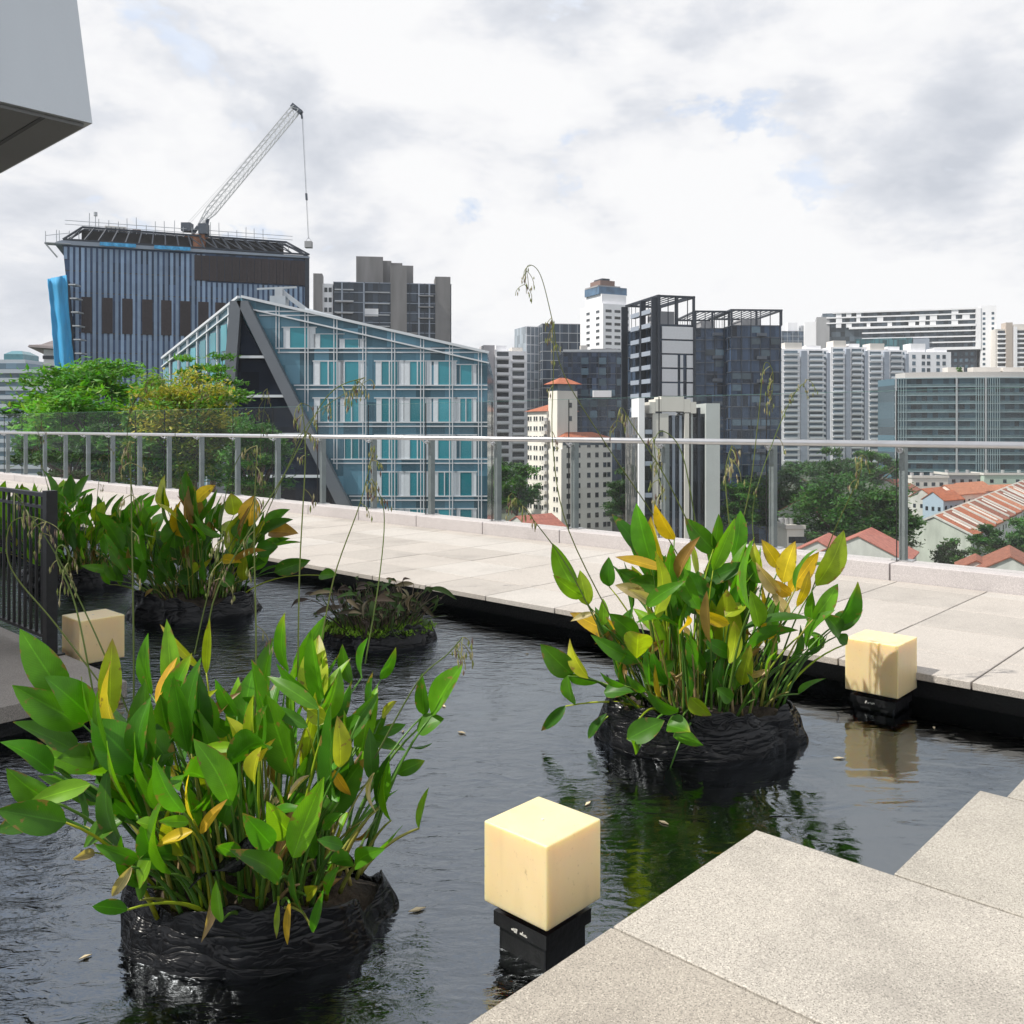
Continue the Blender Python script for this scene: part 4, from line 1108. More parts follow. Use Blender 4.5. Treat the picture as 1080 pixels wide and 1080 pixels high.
M_white = pm('white_render', (0.81, 0.81, 0.83), 0.75, var=0.06, scale=0.15, streak=0.3)
M_white2 = pm('warm_white_render', (0.62, 0.59, 0.55), 0.8, var=0.08, scale=0.2, streak=0.3)
M_cream = pm('cream_render', (0.80, 0.76, 0.69), 0.85, var=0.07, scale=0.2, streak=0.3)
M_grey = pm('grey_concrete_wall', (0.30, 0.30, 0.31), 0.8, var=0.10, scale=0.2, streak=0.3)
M_pier = pm('blue_grey_wall', (0.28, 0.32, 0.385), 0.8, var=0.08, scale=0.2)
M_dkmet = pm('dark_metal_frame', (0.035, 0.043, 0.058), 0.5, 0.3, var=0.15, scale=1.0)
M_ltmet = pm('pale_metal_frame', (0.42, 0.44, 0.46), 0.45, 0.3, var=0.08, scale=1.0)
M_win = pm('dark_window_glass', (0.028, 0.036, 0.045), 0.12, var=0.2, scale=0.5, objvar=0.7)
M_winb = pm('blue_window_glass', (0.055, 0.09, 0.12), 0.12, var=0.2, scale=0.5, objvar=0.6)
M_red = pm('terracotta_roof', (0.36, 0.115, 0.060), 0.9, var=0.25, scale=1.2, streak=1.0)
M_rail = pm('balcony_glass', (0.48, 0.53, 0.58), 0.25, var=0.1, objvar=0.3)

# ---------------------------------------------------------- triangular glass building with the dark A-shaped prow
def prow_building():
    Yf = 100.0
    zg = -36.5
    C = Vector((XY(255, Yf), Yf))
    t = thing('glass_building', 'teal glass office building with sloping roof and dark triangular prow', 'building', (C.x, C.y, zg))
    def loc(x, y, Y): 
        p = P(x, y, Y); return Vector((p.x - C.x, p.y - C.y, p.z - zg))
    xr = XY(514, Yf) - C.x
    zA = ZY(313, Yf) - zg; zR = ZY(372, Yf) - zg
    D = Vector((XY(172, 122) - C.x, 22.0)); zD = ZY(378, 122) - zg
    back = 34.0
    mg = curtain_glass('prow_glass', (0.085, 0.185, 0.245), (1.6, 50, 2.035), 0.5, 0.14)
    m = MB()
    lo = [Vector((0, 0, 0)), Vector((xr, 0, 0)), Vector((xr, back, 0)), Vector((D.x, D.y, 0))]
    hi = [Vector((0, 0, zA)), Vector((xr, 0, zR)), Vector((xr, back, zR - 1)), Vector((D.x, D.y, zD))]
    i = len(m.v); m.v += [tuple(p) for p in lo + hi]
    for q in ((0, 1, 5, 4), (1, 2, 6, 5), (2, 3, 7, 6), (3, 0, 4, 7)): m.face([i + k for k in q])
    m.face([i + 4, i + 5, i + 6]); m.face([i + 4, i + 6, i + 7])
    m.build('glazed_body', [mg], t)
    # A-shaped prow: two grey legs, dark recess with pale cross bars
    M_fr = pm('white_window_frame', (0.58, 0.61, 0.64), 0.45, 0.1, var=0.06, scale=0.6)
    mleg = pm('prow_grey_panel', (0.13, 0.145, 0.165), 0.45, 0.2, var=0.06, scale=0.4)
    mdk = curtain_glass('prow_dark_glass', (0.010, 0.015, 0.026), (2.0, 50, 2.0), 0.5, 0.5, 0.08)
    zb = ZY(560, Yf) - zg
    apex = Vector((XY(255, Yf) - C.x, -1.2, zA + 0.4))
    def leg(name, x0, x1, ytop, w0, w1):
        p0 = Vector((x0, -1.2, zA - 0.6)); p1 = Vector((x1, -1.2, zb))
        b = MB(); b.prism([p0 + Vector((-w0, 0, 0)), p0 + Vector((w0, 0, 0)), p1 + Vector((w1, 0, 0)), p1 + Vector((-w1, 0, 0))], (0, 1.1, 0))
        b.build(name, [mleg], t)
    xl1 = XY(233, Yf) - C.x; xr1 = XY(378, Yf) - C.x
    leg('prow_leg', -0.35, xl1, 0, 0.6, 0.65); leg('prow_leg', 0.35, xr1, 0, 0.6, 0.75)
    m = MB(); m.prism([Vector((0.05, -0.35, zA - 2.2)), Vector((xr1, -0.35, zb)), Vector((xl1, -0.35, zb))], (0, 0.3, 0))
    m.build('prow_recess', [mdk], t)
    mb_ = MB()
    for y in (377, 418, 458, 502):
        z = ZY(y, Yf) - zg; f = (zA - z) / (zA - zb)
        mb_.box(xl1 * f + 0.6, xr1 * f - 0.6, -0.9, -0.36, z - 0.14, z + 0.14)
    mb_.build('prow_rib', [M_fr], t)
    # windows: teal panes and white blind panels in a frame, bay by bay
    mteal = pm('teal_window_glass', (0.030, 0.22, 0.27), 0.10, var=0.12, scale=0.4, objvar=0.3)
    mblind = pm('white_blind_panel', (0.60, 0.64, 0.68), 0.55, var=0.06, objvar=0.12)
    bay = 3.18; fl = 4.07; z0 = ZY(374, Yf) - zg
    wm = MB(); wm.box(0.0, 1.55, -0.05, 0.02, 0.0, 2.45); wme = wm.data('window', [mteal])
    sm = MB(); sm.box(0.0, 1.55, -0.02, 0.02, 0.0, 2.45); 
    bm_ = MB(); bm_.box(-0.62, -0.06, -0.045, 0.02, 0, 2.45); bme = bm_.data('blind_panel', [mblind])
    fm = MB()
    for (a, b_, c, d) in ((-0.72, 2.3, -0.12, 0.0), (-0.72, 2.3, 2.45, 2.57)): fm.box(a, b_, -0.09, 0.02, c, d)
    fm.box(-0.06, 0.0, -0.09, 0.02, 0, 2.45); fm.box(1.55, 1.61, -0.09, 0.02, 0, 2.45)
    fme = fm.data('window_frame', [M_fr])
    sme = MB().box(0, 0.12, -0.11, 0.0, 0, 2.45).data('sash', [M_fr])
    rnd = random.Random(9)
    grid = MB()
    def ztop(x): return zA + (zR - zA) * x / xr
    nb = int(xr / bay) + 1
    cols = [(283, 24), (315.5, 19), (346.5, 17.5), (371, 14.5), (411, 17), (440.5, 16), (469, 13.5), (491.5, 12)]
    for r in range(-1, 6):
        zb_ = z0 - fl * r + (0.75 if r >= 0 else 0.35)
        for ci, (pc, pw) in enumerate(cols):
            w_ = pw / 957.0 * Yf; x = XY(pc, Yf) - C.x - w_ / 2
            xlim = xr1 * (zA - zb_) / (zA - zb) + 1.1
            if x < xlim: continue
            hmax = ztop(x + w_) - 1.75 - zb_
            h = min(2.55, hmax) if r >= 0 else min(4.6, hmax)
            if h < 0.6: continue
            sx, sz = w_ / 1.55, h / 2.45
            w = put(wme, 'window', t, (x, 0, zb_), 0, (sx, 1, sz))
            put(fme, 'window_frame', w)
            if rnd.random() < 0.85: put(bme, 'blind_panel', w, (-0.02, 0, 0), 0, (rnd.uniform(0.75, 1.1), 1, 1))
            if rnd.random() < 0.85: put(bme, 'blind_panel', w, (2.25, 0, 0), 0, (rnd.uniform(0.9, 1.05), 1, 1))
            if r >= 1 and rnd.random() < 0.35: put(sme, 'sash', w, (0.70, 0, 0))
    # mullion grid: pairs of pale lines at each floor and bay
    for r in range(-3, 9):
        z = z0 - fl * r
        for dz in (0.18, 0.62):
            zz = z + dz
            x0 = 0.9 if zz > zA else max(0.8, xr1 * (zA - zz) / (zA - zb) + 0.9)
            x1 = xr if zz < zR else (zA - zz) / (zA - zR) * xr
            if x1 - x0 > 0.5: grid.box(x0, x1, -0.16, -0.02, zz, zz + 0.13)
    for c in range(nb + 1):
        for dx in (0.05, 0.38):
            x = 0.55 + c * bay + dx
            if x > xr: continue
            zt = ztop(x)
            zbm = zA - (zA - zb) * (x - 1.0) / xr1 if x < xr1 + 1 else 0
            zbm = max(0.0, zbm) if x < xr1 + 1 else 0.0
            if zt - zbm > 0.4: grid.box(x, x + 0.10, -0.21, -0.162, zbm, zt - 0.1)
    grid.build('mullion_grid', [M_fr], t)
    rf = MB()
    for dz, th in ((0.0, 0.28), (-1.15, 0.16)):
        rf.bar((0, -0.2, zA + dz), (xr + 0.2, -0.2, zR + dz), 0.35, th)
        rf.bar((-0.4, 0.2, zA + dz), (D.x, D.y - 0.3, zD + dz), 0.35, th)
    rf.build('roof_edge', [M_fr], t)
    # the side that runs back to the left
    sd_ = (D - Vector((0, 0))); ln = sd_.length; dv = Vector((D.x, D.y, 0)) / ln; nv = Vector((-D.y, D.x, 0)).normalized()
    if nv.y > 0: nv = -nv
    for k in range(1, 8):
        f = k / 8; p = dv * ln * f; zt = zA + (zD - zA) * f
        g2 = MB(); g2.bar(p + nv * 0.15 + Vector((0, 0, 6)), p + nv * 0.15 + Vector((0, 0, zt)), 0.22, 0.22, up=tuple(dv)); g2.build('side_mullion', [M_fr], t)
        if zt - 5.0 > 3:
            q = dv * ln * (f + 0.03)
            w = MB(); q2 = dv * ln * (f + 0.095)
            for zz in (zt - 5.0, zt - 9.1):
                w.hexa([q + nv * 0.02 + Vector((0, 0, zz)), q2 + nv * 0.02 + Vector((0, 0, zz)), q2 + nv * 0.09 + Vector((0, 0, zz)), q + nv * 0.09 + Vector((0, 0, zz))],
                       [q + nv * 0.02 + Vector((0, 0, zz + 3)), q2 + nv * 0.02 + Vector((0, 0, zz + 3)), q2 + nv * 0.09 + Vector((0, 0, zz + 3)), q + nv * 0.09 + Vector((0, 0, zz + 3))])
            w.build('side_window', [mteal], t)
    # roof-cleaning cradle behind the ridge
    g = thing('roof_gantry', 'pale window-cleaning gantry arm parked on the sloping glass roof', 'gantry', (C.x + 2.6, C.y + 6, ZY(322, 106)))
    b = MB(); b.box(-0.9, 0.9, -0.8, 0.8, -4, 1.0); b.box(-0.4, 0.5, -0.5, 0.5, 1.0, 1.9); b.build('cabin', [M_ltmet], g)
    b = MB(); b.bar((-2.6, 0, 1.9), (2.0, 0, 2.1), 0.22); b.bar((0.3, 0, 1.6), (3.2, 0, -0.6), 0.7, 0.5); b.build('arm', [M_ltmet], g)
    b = MB(); b.hexa([(3.2, -1, -3), (7.4, -1, -3.6), (7.4, 1, -3.6), (3.2, 1, -3)], [(3.2, -1, -0.4), (7.4, -1, -1.5), (7.4, 1, -1.5), (3.2, 1, -0.4)]); b.build('housing', [M_white], g)
prow_building()

# ---------------------------------------------------------- blue-black tower under construction, crane on top
def crane_building():
    B = Bld('tower_block', 'dark blue finned tower with brown louvres and an unfinished truss roof', 'building', 66, 185, 19, lx=49.1, ly=24)
    zt = B.z(258); zb = B.z(410); L = B.lx
    lean = 2.7 / (zt - zb)
    def xl(z): return (zt - z) * lean
    mg = curtain_glass('deep_blue_glass', (0.040, 0.075, 0.150), (1.35, 50, 4.0), 0.45, 0.16)
    m = MB(); m.prism([(xl(0), 0, 0), (L, 0, 0), (L, 0, zt), (0, 0, zt)], (0, 24, 0)); B.part('glazed_body', m, [mg])
    mf = pm('blue_grey_fin', (0.20, 0.285, 0.41), 0.35, 0.1, var=0.12, scale=0.5, objvar=0.25)
    ml = pm('brown_louvre', (0.034, 0.024, 0.027), 0.6, var=0.2, scale=2.0, objvar=0.15)
    n = 46; w = L / n
    z_l = B.z(297, 195)
    for k in range(n):
        x = (k + 0.25) * w
        zb_ = 0.0
        if x < xl(0): zb_ = max(0.0, zt - x / lean)
        ztop_ = zt - 0.4 if x < L * 0.555 else z_l - 0.3
        f = MB(); f.box(x, x + w * 0.58, -0.22, -0.01, zb_, ztop_); B.part('fin', f, [mf])
    m = MB()
    for y in (291, 313, 354, 374, 395, 430, 465):
        z = B.z(y, 192); m.box(xl(z), L, -0.12, -0.012, z - 0.12, z + 0.12)
    B.part('floor_rib', m, [M_dkmet])
    # louvre panels
    z1, z0 = B.z(316, 190), B.z(353, 190)
    for px in (86, 108, 129, 150, 170, 190, 209, 227, 246, 264):
        x = B.fx(px); m = MB(); m.box(x, B.fx(px + 11), -0.42, -0.322, z0, z1)
        for q in range(4):
            xx = x + 0.25 + q * 0.46; m.box(xx, xx + 0.14, -0.52, -0.4201, z0, z1)
        B.part('louvre_panel', m, [ml])
    x0 = B.fx(205); nn = 15; ww = (L - x0 - 0.6) / nn
    for k in range(nn):
        m = MB(); a = x0 + k * ww; m.box(a, a + ww * 0.94, -0.40, -0.05, z_l, zt - 0.6); m.box(a + ww * 0.4, a + ww * 0.55, -0.55, -0.4001, z_l, zt - 0.6); B.part('louvre_panel', m, [ml])
    m = MB(); m.box(L - 0.7, L + 0.25, -0.5, 0.5, 0, zt + 0.4); B.part('corner_fin', m, [M_dkmet])
    # roof slab and the sloping steel truss
    m = MB(); m.prism([(-1.2, -0.7, zt + 0.35), (-1.4, -0.7, zt - 0.1), (L + 0.3, -0.7, zt + 0.1), (L + 0.3, -0.7, zt + 0.5), (0, -0.7, zt + 0.8)], (0, 24, 0)); B.part('roof_slab', m, [M_pier])
    tr = MB(); h = 4.3
    a0, a1 = 1.2, L + 0.2
    for y in (-0.6, 2.0):
        tr.bar((0.2, y, zt + 1.0), (a1, y, zt + 0.9), 0.35)
        tr.bar((3.4, y + 3, zt + h), (L - 4.4, y + 3, zt + h - 0.4), 0.4)
        tr.bar((L - 4.4, y + 3, zt + h - 0.4), (L + 0.2, y, zt + 0.9), 0.4); tr.bar((3.4, y + 3, zt + h), (0.2, y, zt + 1), 0.4)
    k = 0
    N_ = 18
    for k in range(N_ + 1):
        f = k / N_; xb = 1.5 + (L - 2.5) * f; xt = 3.4 + (L - 7.8) * f
        tr.bar((xb, -0.6, zt + 1), (xt, 2.4, zt + h - 0.4 * f), 0.26)
        if k > N_ * 0.45 and k < N_:
            xb2 = 1.5 + (L - 2.5) * (k + 1) / N_
            tr.bar((xt, 2.4, zt + h - 0.4), (xb2, -0.6, zt + 1), 0.2)
    B.part('roof_truss', tr, [M_dkmet])
    dk = MB(); dk.box(3.2, L - 5, 2.8, 22, zt + 0.92, zt + h - 0.6); B.part('roof_deck', dk, [pm('roof_gap_shade', (0.03, 0.028, 0.028), 0.9, var=0.4, scale=0.6)])  # deck coloured near-black to stand in for the shaded gap behind the truss
    # blue tarpaulins
    mt = pm('blue_tarpaulin', (0.03, 0.27, 0.52), 0.55, var=0.3, scale=2.5, bump=0.5, bscale=6)
    for p0, p1 in ((106, 144), (163, 201)):
        m = MB(); xa, xb = B.fx(p0), B.fx(p1); n = 10
        for q in range(n + 1):
            x = xa + (xb - xa) * q / n
            s_ = 0.25 * math.sin(q * 2.1)
            m.v += [(x, -1.5 + s_ * 0.2, zt + 0.75), (x, -1.62 + s_ * 0.3, zt + 0.0 + s_ * 0.3), (x, -1.4, zt + 0.75), (x, -1.4, zt + 0.0 + s_ * 0.3)]
        for q in range(n):
            i = q * 4; m.face((i, i + 1, i + 5, i + 4)); m.face((i + 2, i + 6, i + 7, i + 3)); m.face((i, i + 4, i + 6, i + 2)); m.face((i + 1, i + 3, i + 7, i + 5))
        m.face((0, 2, 3, 1)); m.face((n * 4, n * 4 + 1, n * 4 + 3, n * 4 + 2))
        o = m.build('tarpaulin', [mt]); o.location = (B.x, B.Y, B.zg); o.rotation_euler = (0, 0, B.a)
        tag(o, 'bright blue tarpaulin along the top edge of the dark tower, ' + ('nearer the blue netting' if p0 < 150 else 'nearer the crane'), 'tarpaulin', 'blue tarpaulins on the unfinished roof')
    # scaffold poles and rails round the roof
    s = thing('roof_scaffold', 'thin pole scaffold and handrails around the unfinished tower roof', 'scaffold', (B.x, B.Y, B.zg + zt), B.a)
    rnd = random.Random(4)
    for k in range(26):
        x = -1.0 + k * (L / 26.5); hh = rnd.choice([5.2, 6.0, 6.6, 5.6]) if 2 < k < 23 else 3.4
        b = MB(); b.bar((x, 3.4, 0.9), (x + rnd.uniform(-0.15, 0.15), 3.4, hh + rnd.uniform(0, 1.2)), 0.13); b.build('pole', [M_ltmet], s)
    b = MB()
    for z in (4.9, 5.7): b.bar((0, 3.4, z), (L - 3, 3.4, z - 0.2), 0.1)
    b.build('guard_rail', [M_ltmet], s)
    b = MB(); b.box(-3.2, 1.6, -0.9, 1.8, 0.05, 0.18); b.bar((-3, -0.8, 0.1), (-3, -0.8, 2.4), 0.12); b.bar((-1, -0.8, 0.1), (-1, -0.8, 2.8), 0.12); b.bar((-3, -0.8, 1.5), (1.4, -0.8, 2.3), 0.1); b.bar((-3.2, -0.5, 0.1), (-1.0, 0.4, -2.6), 0.25); b.build('platform', [M_ltmet], s)
    # things standing on the roof
    def on_roof(name, px0, px1, y0, y1, mat, label, cat, extra=None):
        x0_, x1_ = B.fx(px0), B.fx(px1); za, zb2 = B.z(y1, 195), B.z(y0, 195)
        t = thing(name, label, cat, (B.x, B.Y, B.zg), B.a)
        m = MB(); m.box(x0_, x1_, 5, 8, zt + h - 0.61, zb2); m.build('body', [mat], t)
        m = MB()
        for q in range(5):
            xx = x0_ + (x1_ - x0_) * (q + 0.5) / 5; m.box(xx - 0.08, xx + 0.08, 4.9, 5.02, zt + h - 0.5, zb2 - 0.2)
        m.build('rib', [M_dkmet], t)
        if extra == 'gable':
            m = MB(); m.prism([(x0_ - 0.2, 4.8, zb2), (x1_ + 0.2, 4.8, zb2), ((x0_ + x1_) / 2, 4.8, zb2 + 0.6)], (0, 3.4, 0)); m.build('roof', [mat], t)
        return t
    on_roof('site_hut', 108, 131, 241, 250, M_cream, 'beige site hut on the unfinished tower roof', 'hut')
    on_roof('container', 225, 243, 249, 255, pm('green_container', (0.02, 0.10, 0.06), 0.6, var=0.2), 'dark green container with shallow roof beside the crane cab', 'container', 'gable')
    on_roof('water_tank', 138, 147, 243, 251, pm('rust_tank', (0.22, 0.10, 0.05), 0.7, var=0.3), 'rust brown tank on the unfinished tower roof', 'tank')
    m = MB(); m.bar((B.fx(98), 5, zt + 3.7), (B.fx(98), 5, B.z(224, 190)), 0.14); m.tube([(B.fx(98), 5, B.z(226, 190)), (B.fx(98), 5, B.z(222, 190))], 0.4, 8)
    o = m.build('roof_mast', [M_ltmet]); o.location = (B.x, B.Y, B.zg); o.rotation_euler = (0, 0, B.a); tag(o, 'thin pale lightning mast near the left end of the unfinished roof', 'mast')
    # blue safety netting on the end of the tower
    mn = pm('blue_safety_netting', (0.035, 0.30, 0.56), 0.75, var=0.35, scale=0.6, streak=0.15, bump=0.6, bscale=1.5)
    t = thing('safety_netting', 'bright blue safety netting hung over scaffold at the end of the dark tower', 'netting', (XY(60, 184), 184, -36))
    o0 = Vector((XY(60, 184), 184, -36))
    m = MB(); rows = 24; n = 9
    for r in range(rows + 1):
        f = r / rows; y = 294 + (470 - 294) * f
        xa, xb = 50.5 + 15.5 * f, 69.5 + 15.5 * f
        for k in range(n + 1):
            g = k / n
            p = P(xa + (xb - xa) * g, y - (0 if r else 4) * g, 181.5 + 0.5 * math.sin(g * 9.1)) - o0
            p.y += 0.35 * noise.noise((g * 6, f * 9, 0)); p.x += 0.12 * noise.noise((f * 17, g * 3, 4)) * (k in (0, n))
            m.v.append(tuple(p))
    for r in range(rows):
        for k in range(n): m.face((r * (n + 1) + k, (r + 1) * (n + 1) + k, (r + 1) * (n + 1) + k + 1, r * (n + 1) + k + 1))
    bk = MB(); bk.prism([P(64, 296, 184) - o0, P(71, 296, 184) - o0, P(84, 470, 184) - o0, P(78, 470, 184) - o0], (0, 1.0, 0)); bk.build('scaffold_shade_strip', [M_dkmet], t)  # dark backing strip added for the shade inside the scaffold
    o = m.build('net', [mn], t, smooth=True); q = o.modifiers.new('thick', 'SOLIDIFY'); q.thickness = 0.15; q.offset = -1
    m = MB()
    for k in range(12):
        p = P(69 + 1.32 * k, 300 + 14.5 * k, 181) - o0; m.box(p.x + 0.6, p.x + 2.0, p.y, p.y + 2.5, p.z - 0.12, p.z + 0.12)
        q2 = P(67 + 1.35 * k, 300 + 14.5 * k, 183) - o0; q3 = P(68.4 + 1.35 * k, 314.5 + 14.5 * k, 183) - o0
        m.bar(q2, q3, 0.22)
    m.build('scaffold_frame', [M_ltmet], t)
    # luffing crane
    Yc = 197.0
    base = P(207, 250, Yc)
    c = thing('construction_crane', 'white lattice luffing crane raised above the dark unfinished tower', 'crane', base)
    mw = pm('crane_white', (0.58, 0.59, 0.60), 0.5, var=0.08)
    mo = pm('crane_rust_orange', (0.24, 0.10, 0.05), 0.6, var=0.25); mb2 = pm('crane_dark_box', (0.06, 0.075, 0.10), 0.5, var=0.2)
    def q(x, y, d=0.0): return P(x, y, Yc + d) - base
    p0, p1 = q(208, 240), q(313, 114)
    ax = (p1 - p0); Lj = ax.length; ax.normalize(); sd2 = Vector((0, 1, 0)); nn2 = ax.cross(sd2).normalized()
    if nn2.z < 0: nn2 = -nn2
    j = MB(); W_ = 0.85
    def wj(f): return W_ * min(1.0, f / 0.14 + 0.15, (1.02 - f) / 0.05 + 0.3)
    for a in (-1, 1):
        for b in (-1, 1):
            fs = [0, 0.14, 0.5, 0.97, 1.0]
            for f0, f1 in zip(fs, fs[1:]):
                j.bar(p0 + ax * Lj * f0 + (sd2 * a + nn2 * b) * wj(f0), p0 + ax * Lj * f1 + (sd2 * a + nn2 * b) * wj(f1), 0.18)
    nbay = 22
    for k in range(nbay):
        f0, f1 = k / nbay, (k + 1) / nbay; w0, w1 = wj(f0), wj(f1); fm_ = (f0 + f1) / 2; wm_ = wj(fm_)
        for a in (-1, 1):
            j.bar(p0 + ax * Lj * f0 + (sd2 * a - nn2) * w0, p0 + ax * Lj * fm_ + (sd2 * a + nn2) * wm_, 0.085)
            j.bar(p0 + ax * Lj * fm_ + (sd2 * a + nn2) * wm_, p0 + ax * Lj * f1 + (sd2 * a - nn2) * w1, 0.085)
            j.bar(p0 + ax * Lj * f0 + (sd2 * -a + nn2 * a) * w0, p0 + ax * Lj * f1 + (sd2 * a + nn2 * a) * w1, 0.085)
    j.build('jib', [mw], c)
    h = MB(); h.bar(q(308, 111), q(318, 119), 1.3, 0.9); h.bar(q(318, 118), q(318.5, 125), 0.35); h.build('jib_head', [mb2], c)
    m = MB()
    m.bar(q(199, 237), q(311, 112), 0.05); m.bar(q(197, 236, 0.8), q(268, 158, 0.8), 0.05)
    m.build('tie_rope', [mw], c)
    m = MB(); m.bar(q(318.7, 124), q(325.2, 252), 0.07); m.bar(q(319.5, 122), q(326, 252), 0.03); m.build('hoist_rope', [mb2], c)
    m = MB(); m.bar(q(323, 204), q(323.5, 211), 0.5, 0.4); m.build('hook_block', [mb2], c)
    m = MB(); b0 = q(205, 250); m.box(b0.x - 1.6, b0.x + 2.6, -1.2, 1.2, b0.z - 5.5, b0.z + 0.4); m.build('slewing_base', [mo], c)
    m = MB(); b0 = q(216, 243); m.box(b0.x - 0.9, b0.x + 0.9, -1.6, 0.4, b0.z - 1.0, b0.z + 1.2); m.build('cab', [mb2], c)
    m = MB(); b0 = q(198, 240); m.box(b0.x - 1.1, b0.x + 0.9, -1.1, 1.1, b0.z - 0.9, b0.z + 0.9); m.build('counterweight', [mb2], c)
    m = MB(); m.bar(q(203, 247), q(209, 239), 0.6); m.bar(q(217, 244), q(219.5, 231), 0.5); m.bar(q(199, 242), q(206, 249), 0.4); m.build('a_frame', [mb2], c)
    l = MB(); b0 = P(325.5, 257.5, Yc); l.box(-0.75, 0.75, -0.7, 0.7, -0.8, 0.55); l.bar((-0.7, 0, 0.55), (0, 0, 1.5), 0.06); l.bar((0.7, 0, 0.55), (0, 0, 1.5), 0.06)
    o = l.build('crane_load', [M_grey]); o.location = b0; tag(o, 'small grey load box hanging from the crane rope', 'load')
crane_building()

# ---------------------------------------------------------- generic towers
def win_mesh(w, h, mat, d=0.06, frame=None):
    m = MB(); m.box(0, w, -d, 0.02, 0, h)
    if frame:
        m.m = 1; m.box(-0.08, w + 0.08, -d - 0.06, 0.02, -0.18, -0.005)
    return m.data('window', [mat, frame] if frame else [mat])

def curtain(name, label, xc, Yc, yaw, ytop, base, xl=None, xr=None, ly=None, lx=None, cell=1.6, fl=3.4, mull=None, bands=None, var=0.5, open_top=0.0, rough=0.12, dx=3.2, edge=0.12):
    """Curtain-walled tower: glass body, floor spandrels and a mullion grid on both seen faces."""
    B = Bld(name, label, 'building', xc, Yc, yaw, xl, xr, ly, lx)
    H = B.z(ytop); Hb = H - open_top
    m = MB(); m.box(0, B.lx, 0, B.ly, 0, Hb); B.part('glazed_body', m, [curtain_glass('glass_' + '_'.join(f'{int(c * 1000)}' for c in base), base, (cell, cell, fl), var, rough)])
    g = MB(); e = edge
    z = Hb
    zmin = max(0, B.z(560))
    while z > zmin:
        g.box(-0.1, B.lx + 0.1, -0.12, -0.01, z - 0.25, z); g.box(-0.12, -0.01, 0, B.ly, z - 0.25, z); z -= fl
    B.part('floor_rib', g, [bands or M_dkmet])
    g = MB(); x = 0.0
    while x <= B.lx + 0.01:
        g.box(x - e, x + e, -0.18, -0.121, zmin, H); x += dx
    y = dx
    while y <= B.ly + 0.01:
        g.box(-0.18, -0.121, y - e, y + e, zmin, H); y += dx
    B.part('mullion_grid', g, [mull or M_dkmet])
    if open_top:
        g = MB()
        for x in (0, B.lx / 2, B.lx):
            for y in (0, B.ly): g.box(x - 0.25, x + 0.25, y - 0.25, y + 0.25, Hb, H)
        for y in (0, B.ly): g.box(-0.3, B.lx + 0.3, y - 0.3, y + 0.3, H - 0.5, H)
        for x in (0, B.lx): g.box(x - 0.3, x + 0.3, 0.31, B.ly - 0.31, H - 0.5, H)
        k = 1.6
        while k < B.lx: 
            g.box(k - 0.08, k + 0.08, 0.3, B.ly - 0.3, H - 0.35, H - 0.1); k += 1.6
        B.part('roof_frame', g, [mull or M_dkmet])
        B.box('lift_room', M_grey, B.lx * 0.35, B.lx * 0.75, B.ly * 0.3, B.ly * 0.7, Hb, Hb + open_top * 0.55)
    return B

def lift(B, name, px0, px1, y0, mat, y1=None, dy=(0, 4), proud=0.25, Y=None):
    """An upright block on the front face from picture column px0 to px1, top at picture row y0."""
    return B.box(name, mat, B.fx(px0), B.fx(px1), -proud + dy[0], dy[1], B.z(y1, Y) if y1 else 0, B.z(y0, Y))

M_slate = pm('slate_band', (0.085, 0.10, 0.125), 0.5, 0.2, var=0.1, scale=0.5)
# dark tower with bare concrete cores, behind the glass building
def core_tower():
    B = curtain('tower_block', 'dark glass tower with bare concrete cores rising above its roof', 352, 300, 8, 297, (0.042, 0.056, 0.075), xr=476, ly=26, xl=None, fl=3.3, dx=5.0, var=0.7, bands=M_pier)
    mc = pm('board_marked_concrete', (0.20, 0.195, 0.195), 0.85, var=0.18, scale=0.4, streak=0.15)
    for i, (p0, p1, y0, d0, d1, pr) in enumerate(((375, 404, 266, 6, 14, 0), (399, 413, 269, 8, 16, 0), (412, 425, 270, 10, 17, 0), (424, 437, 272, 11, 18, 0), (412, 429, 279, 0, 5, 0.9), (459, 475, 289.5, 0, 8, 0.6))):
        B.box('concrete_core', mc, B.fx(p0), B.fx(p1), d0 - pr, d1, 0 if pr else B.z(297), B.z(y0))
    B.box('concrete_core', mc, B.fx(330.5), B.fx(340), -0.5, 6, 0, B.z(289))
    B.box('white_wing', M_white, B.fx(340.01), B.fx(351), 0.5, 8, 0, B.z(299))
    sp = []
    for r in range(9):
        z = B.z(308) - r * 3.3
        sp += [(B.fx(342), 0.5, z, 0), (B.fx(346.5), 0.5, z, 0)]
    B.many('window', win_mesh(1.0, 1.5, M_win), sp, [M_win])
    for y in (306, 318, 330, 342):
        B.box('white_slab_edge', M_ltmet, B.fx(353), B.fx(373), -0.7, -0.2, B.z(y), B.z(y - 1.2)); B.box('white_slab_edge', M_ltmet, B.fx(385), B.fx(411), -0.6, -0.2, B.z(y + 2), B.z(y + 1))
    for px in (360, 383, 441, 452): B.box('pier', M_pier, B.fx(px), B.fx(px) + 0.5, -0.9, -0.19, 0, B.z(298))
    for p0, p1, y in ((441, 457, 310), (441, 457, 322), (441, 457, 334), (355, 372, 318), (355, 372, 330), (430, 440, 350)):
        B.box('balcony', M_grey, B.fx(p0), B.fx(p1), -1.4, -0.2, B.z(y + 1), B.z(y))
    B.box('signboard', M_white, B.fx(383), B.fx(399), -0.5, -0.19, B.z(333), B.z(325))
core_tower()

